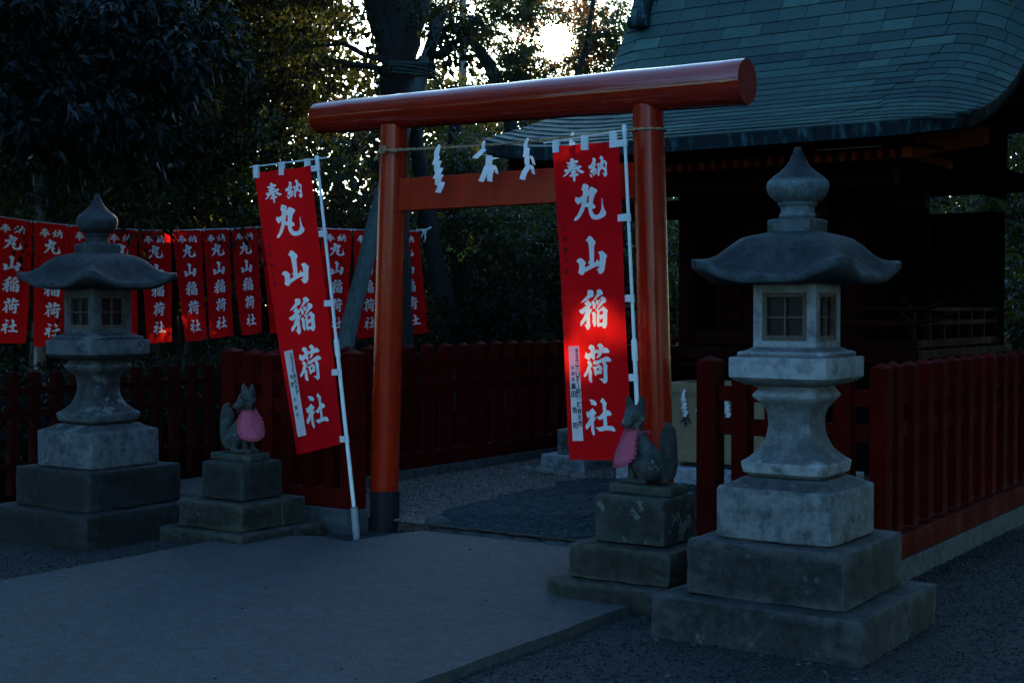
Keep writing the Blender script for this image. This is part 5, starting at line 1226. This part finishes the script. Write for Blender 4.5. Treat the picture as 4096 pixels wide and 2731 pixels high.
WR = [(1130, 30, 1, 2.0, .66, 'short forest tree below the bright gap, under the torii beam'), (1330, 28, 0, 1.0, .60, 'short forest tree left of the shrine roof under the sun'), (1560, 33, 2, 3.0, .8, 'forest tree hidden behind the shrine hall, left part'), (1800, 30, 0, 4.0, .8, 'forest tree hidden behind the shrine hall, middle'), (2060, 27, 1, .4, .8, 'forest tree hidden behind the shrine hall, right part'), (2260, 24, 1, 2.4, .85, 'forest tree seen through the gap under the right end of the roof'), (2390, 20, 0, 5.0, .85, 'forest tree at the far right edge behind the hall'), (2480, 27, 2, 1.4, 1.0, 'forest tree beyond the right edge of the hall')]
for px, d, k, r_, s_, l_ in WR: wood_tree(px, d, k, r_, s_, l_)
# dense trees in the line of the low sun, and unseen groves added round the yard to block light
for px, d, k, r_, s_, l_ in [(1200, 33, 2, .7, .80, 'broad forest tree under the bright gap, behind the tie beam'), (1400, 31, 0, 5.0, .72, 'forest tree behind the right banner, left of the eave'), (1420, 33, 2, 2.6, .80, 'forest tree behind the low end of the eave'), (960, 33, 0, 2.9, .68, 'forest tree behind the great dark trunk, filling the gaps beside it'), (512, 33, 2, 1.3, 1.0, 'farther forest tree behind the top of the left banner'), (450, 31, 1, 3.8, 1.2, 'farther forest tree above the clear group of row banners'), (200, 31, 0, 2.1, 1.2, 'farther forest tree above the left lantern roof')]: wood_tree(px, d, k, r_, s_, l_)
def blocker_tree(x, y, k, r_, s_, l_):
    t = wood_tree(1176, 20, k, r_, s_, l_, uniq=False); t.location = (x, y, 0); t['group'] = 'unseen grove trees added to block light round the yard'
for i, (x, y) in enumerate([(1.6, 9.5), (1.2, 12.5), (2.2, 15.6), (.4, 18.5), (3.4, 6.6), (4.2, 3.6), (5.0, .4), (5.4, 10.5), (5.8, 14.5), (6.6, 7.0), (7.2, 3.2), (7.6, -.6), (-1.0, 22.5), (.5, 7.6), (2.6, 11), (8.5, -4), (.8, 25.5), (3.0, 22), (4.6, 18.5), (1.6, 20.5)]):
    blocker_tree(x, y, i % 3, i*1.3, 1.05+.1*(i % 3), 'dark unseen grove tree added beyond the right fence to block side light')
for i, (x, y) in enumerate([(-13.5, 4.6), (-15, 1.6), (-14.5, -1.6), (-17, 7.5), (-17.5, 3.6), (-11.6, 3.0), (-12.2, -.5)]):
    blocker_tree(x, y, i % 3, i*1.7, 1.1+.1*(i % 3), 'dark unseen grove tree added beyond the open fence to block light')
for i, (x, y) in enumerate([(-11, -9), (-7.5, -10.5), (-4, -11.5), (0, -11), (4, -9.5), (-14, -6)]):
    blocker_tree(x, y, i % 3, i*2.1, .95+.1*(i % 3), 'dark unseen grove tree added opposite the gate to block low sky light')
# shrubs
def shrub(px, py, d, rx, ry, n, per, size, m, label, seed, extra=None):
    c = blob(px, py, d, rx, ry, n); b = at(px, py, d); b.z = 0
    t = thing('shrub', label, 'shrub', tuple(b), 0, 'evergreen shrubs behind the fences')
    branches(t, tuple(b), [tuple(x) for x in c[:14]], .03, M_trunk, seed, 'stems')
    leaf_cloud('foliage', c, per, .40, size, m, seed, parent=t, org=tuple(b)); return t
shrub(1010, 640, 22.5, 120, 170, 55, 110, .085, M_leafA, 'dark evergreen shrub behind the slim leaning trunk', 41)
shrub(1180, 560, 20.5, 120, 130, 70, 120, .085, M_leafA, 'glossy evergreen shrub seen under the tie beam, left of the right banner', 42)
shrub(1160, 730, 20, 150, 90, 60, 110, .085, M_leafB, 'low dark shrub behind the inner fence tops', 43)
shrub(1090, 390, 21.5, 150, 90, 60, 120, .085, M_leafA, 'shiny shrub top behind the three paper streamers', 44)
shrub(1330, 560, 21, 90, 220, 60, 100, .085, M_leafB, 'dark shrub behind the right banner', 45)
shrub(1400, 330, 23, 130, 90, 34, 100, .085, M_leafA, 'leafy shrub crown behind the low end of the roof eave', 46)
shrub(1520, 620, 19, 60, 200, 34, 100, .085, M_leafA, 'shrub in the slit between the right pillar and the hall', 47)
shrub(60, 945, 14.5, 150, 105, 60, 110, .08, M_leafC, 'bush behind the open fence at the lower left edge', 48)
shrub(330, 925, 15, 150, 105, 60, 110, .08, M_leafB, 'bush behind the open fence right of the left lantern', 49)
shrub(560, 905, 16, 120, 105, 50, 110, .08, M_leafB, 'bush behind the left fox and front fence', 50)
shrub(800, 880, 17.5, 140, 90, 50, 100, .08, M_leafB, 'bush behind the leaning pole and left pillar', 51)
shrub(300, 560, 18.5, 340, 110, 110, 110, .09, M_leafB, 'tall dark bush right behind the row of red banners', 52)
shrub(760, 560, 22.5, 200, 150, 80, 110, .09, M_leafB, 'tall dark bush behind the banners left of the torii pillar', 53)
shrub(2290, 520, 19, 90, 120, 50, 90, .10, M_leafA, 'yellow-green lit shrub in the gap under the roof at the right edge', 54)
shrub(2330, 700, 17.5, 60, 140, 40, 90, .10, M_leafA, 'green shrub at the right edge behind the hall corner', 55)
# sunlit young leaves
yl = thing('leaf_sprig', 'small sprig of backlit yellow-green leaves in the dark under the tie beam', 'sprig', tuple(at(1060, 575, 19.6)))
leaf_cloud('leaves', [at(1055, 578, 19.6), at(1080, 570, 19.6), at(1068, 585, 19.7)], 9, .14, .11, M_leafY, 61, parent=yl, org=tuple(yl.location), cut=False)
# far woodland: one mass
rg = np.random.default_rng(9); n = 5600
az = rg.uniform(-60, 34, n); px = 1176+np.tan(np.radians(az*.55+2))*3158
cen = []
for x in px:
    d = rg.uniform(38, 56); topy = 150+70*sin(x*.006)+50*sin(x*.017+1) if 740 < x < 1500 else (-260+120*sin(x*.01) if x < 740 else 60)
    if 740 < x < 1500: topy += 60
    zt = (712-topy)/3158*d+1.5; cen.append(at(x, 700, d).to_tuple()[:2]+(max(1, zt)*rg.uniform(0, 1)**1.35,))
leaf_cloud('far_woodland', cen, 22, 1.1, .38, M_leafB, 62, kind='stuff', aspect=.6)
cen = []
for _ in range(2400):
    x = rg.uniform(-900, 3000); d = rg.uniform(29, 37); z = rg.uniform(-.1, 1)**1.2*3.6 if False else rg.uniform(0, 3.6); cen.append(at(x, 700, d).to_tuple()[:2]+(z,))
leaf_cloud('undergrowth', cen, 26, .8, .26, M_leafB, 63, kind='stuff', aspect=.6)
# fallen leaves and dirt along the fence foot
pts = []
while len(pts) < 700:
    y = rnd.uniform(7.8, 12); pts.append((-2.5+abs(rnd.gauss(0, .16)), y, .008))
for _ in range(26): pts.append((rnd.uniform(-6.3, -3.6), rnd.uniform(3.8, 7.2), .052))
scatter('leaf_litter', pts, [rnd.uniform(.006, .016) for _ in pts], plain('litter', (.03, .024, .018), .9, .2, .5, 30), fl=.25, seed=8)
# the sun's disc
m = bpy.data.materials.new('sun_glow'); m.use_nodes = True; n_ = m.node_tree.nodes; n_.clear(); l_ = m.node_tree.links
em = n_.new('ShaderNodeEmission'); em.inputs[0].default_value = (1, .84, .55, 1); tr = n_.new('ShaderNodeBsdfTransparent'); ad = n_.new('ShaderNodeAddShader'); oo = n_.new('ShaderNodeOutputMaterial')
lw = n_.new('ShaderNodeLayerWeight'); lw.inputs[0].default_value = .5; mp = n_.new('ShaderNodeMath'); mp.operation = 'SUBTRACT'; mp.inputs[0].default_value = 1; l_.new(lw.outputs['Facing'], mp.inputs[1])
pw = n_.new('ShaderNodeMath'); pw.operation = 'POWER'; pw.inputs[1].default_value = 3; l_.new(mp.outputs[0], pw.inputs[0]); mu = n_.new('ShaderNodeMath'); mu.operation = 'MULTIPLY'; mu.inputs[1].default_value = 40; l_.new(pw.outputs[0], mu.inputs[0]); l_.new(mu.outputs[0], em.inputs[1])
l_.new(em.outputs[0], ad.inputs[0]); l_.new(tr.outputs[0], ad.inputs[1]); l_.new(ad.outputs[0], oo.inputs[0])
bm = bmesh.new(); bmesh.ops.create_uvsphere(bm, u_segments=48, v_segments=32, radius=6.2, matrix=Matrix.Translation(SUNP))
tag(bm_obj('sun', bm, m, smooth=True), kind='structure')
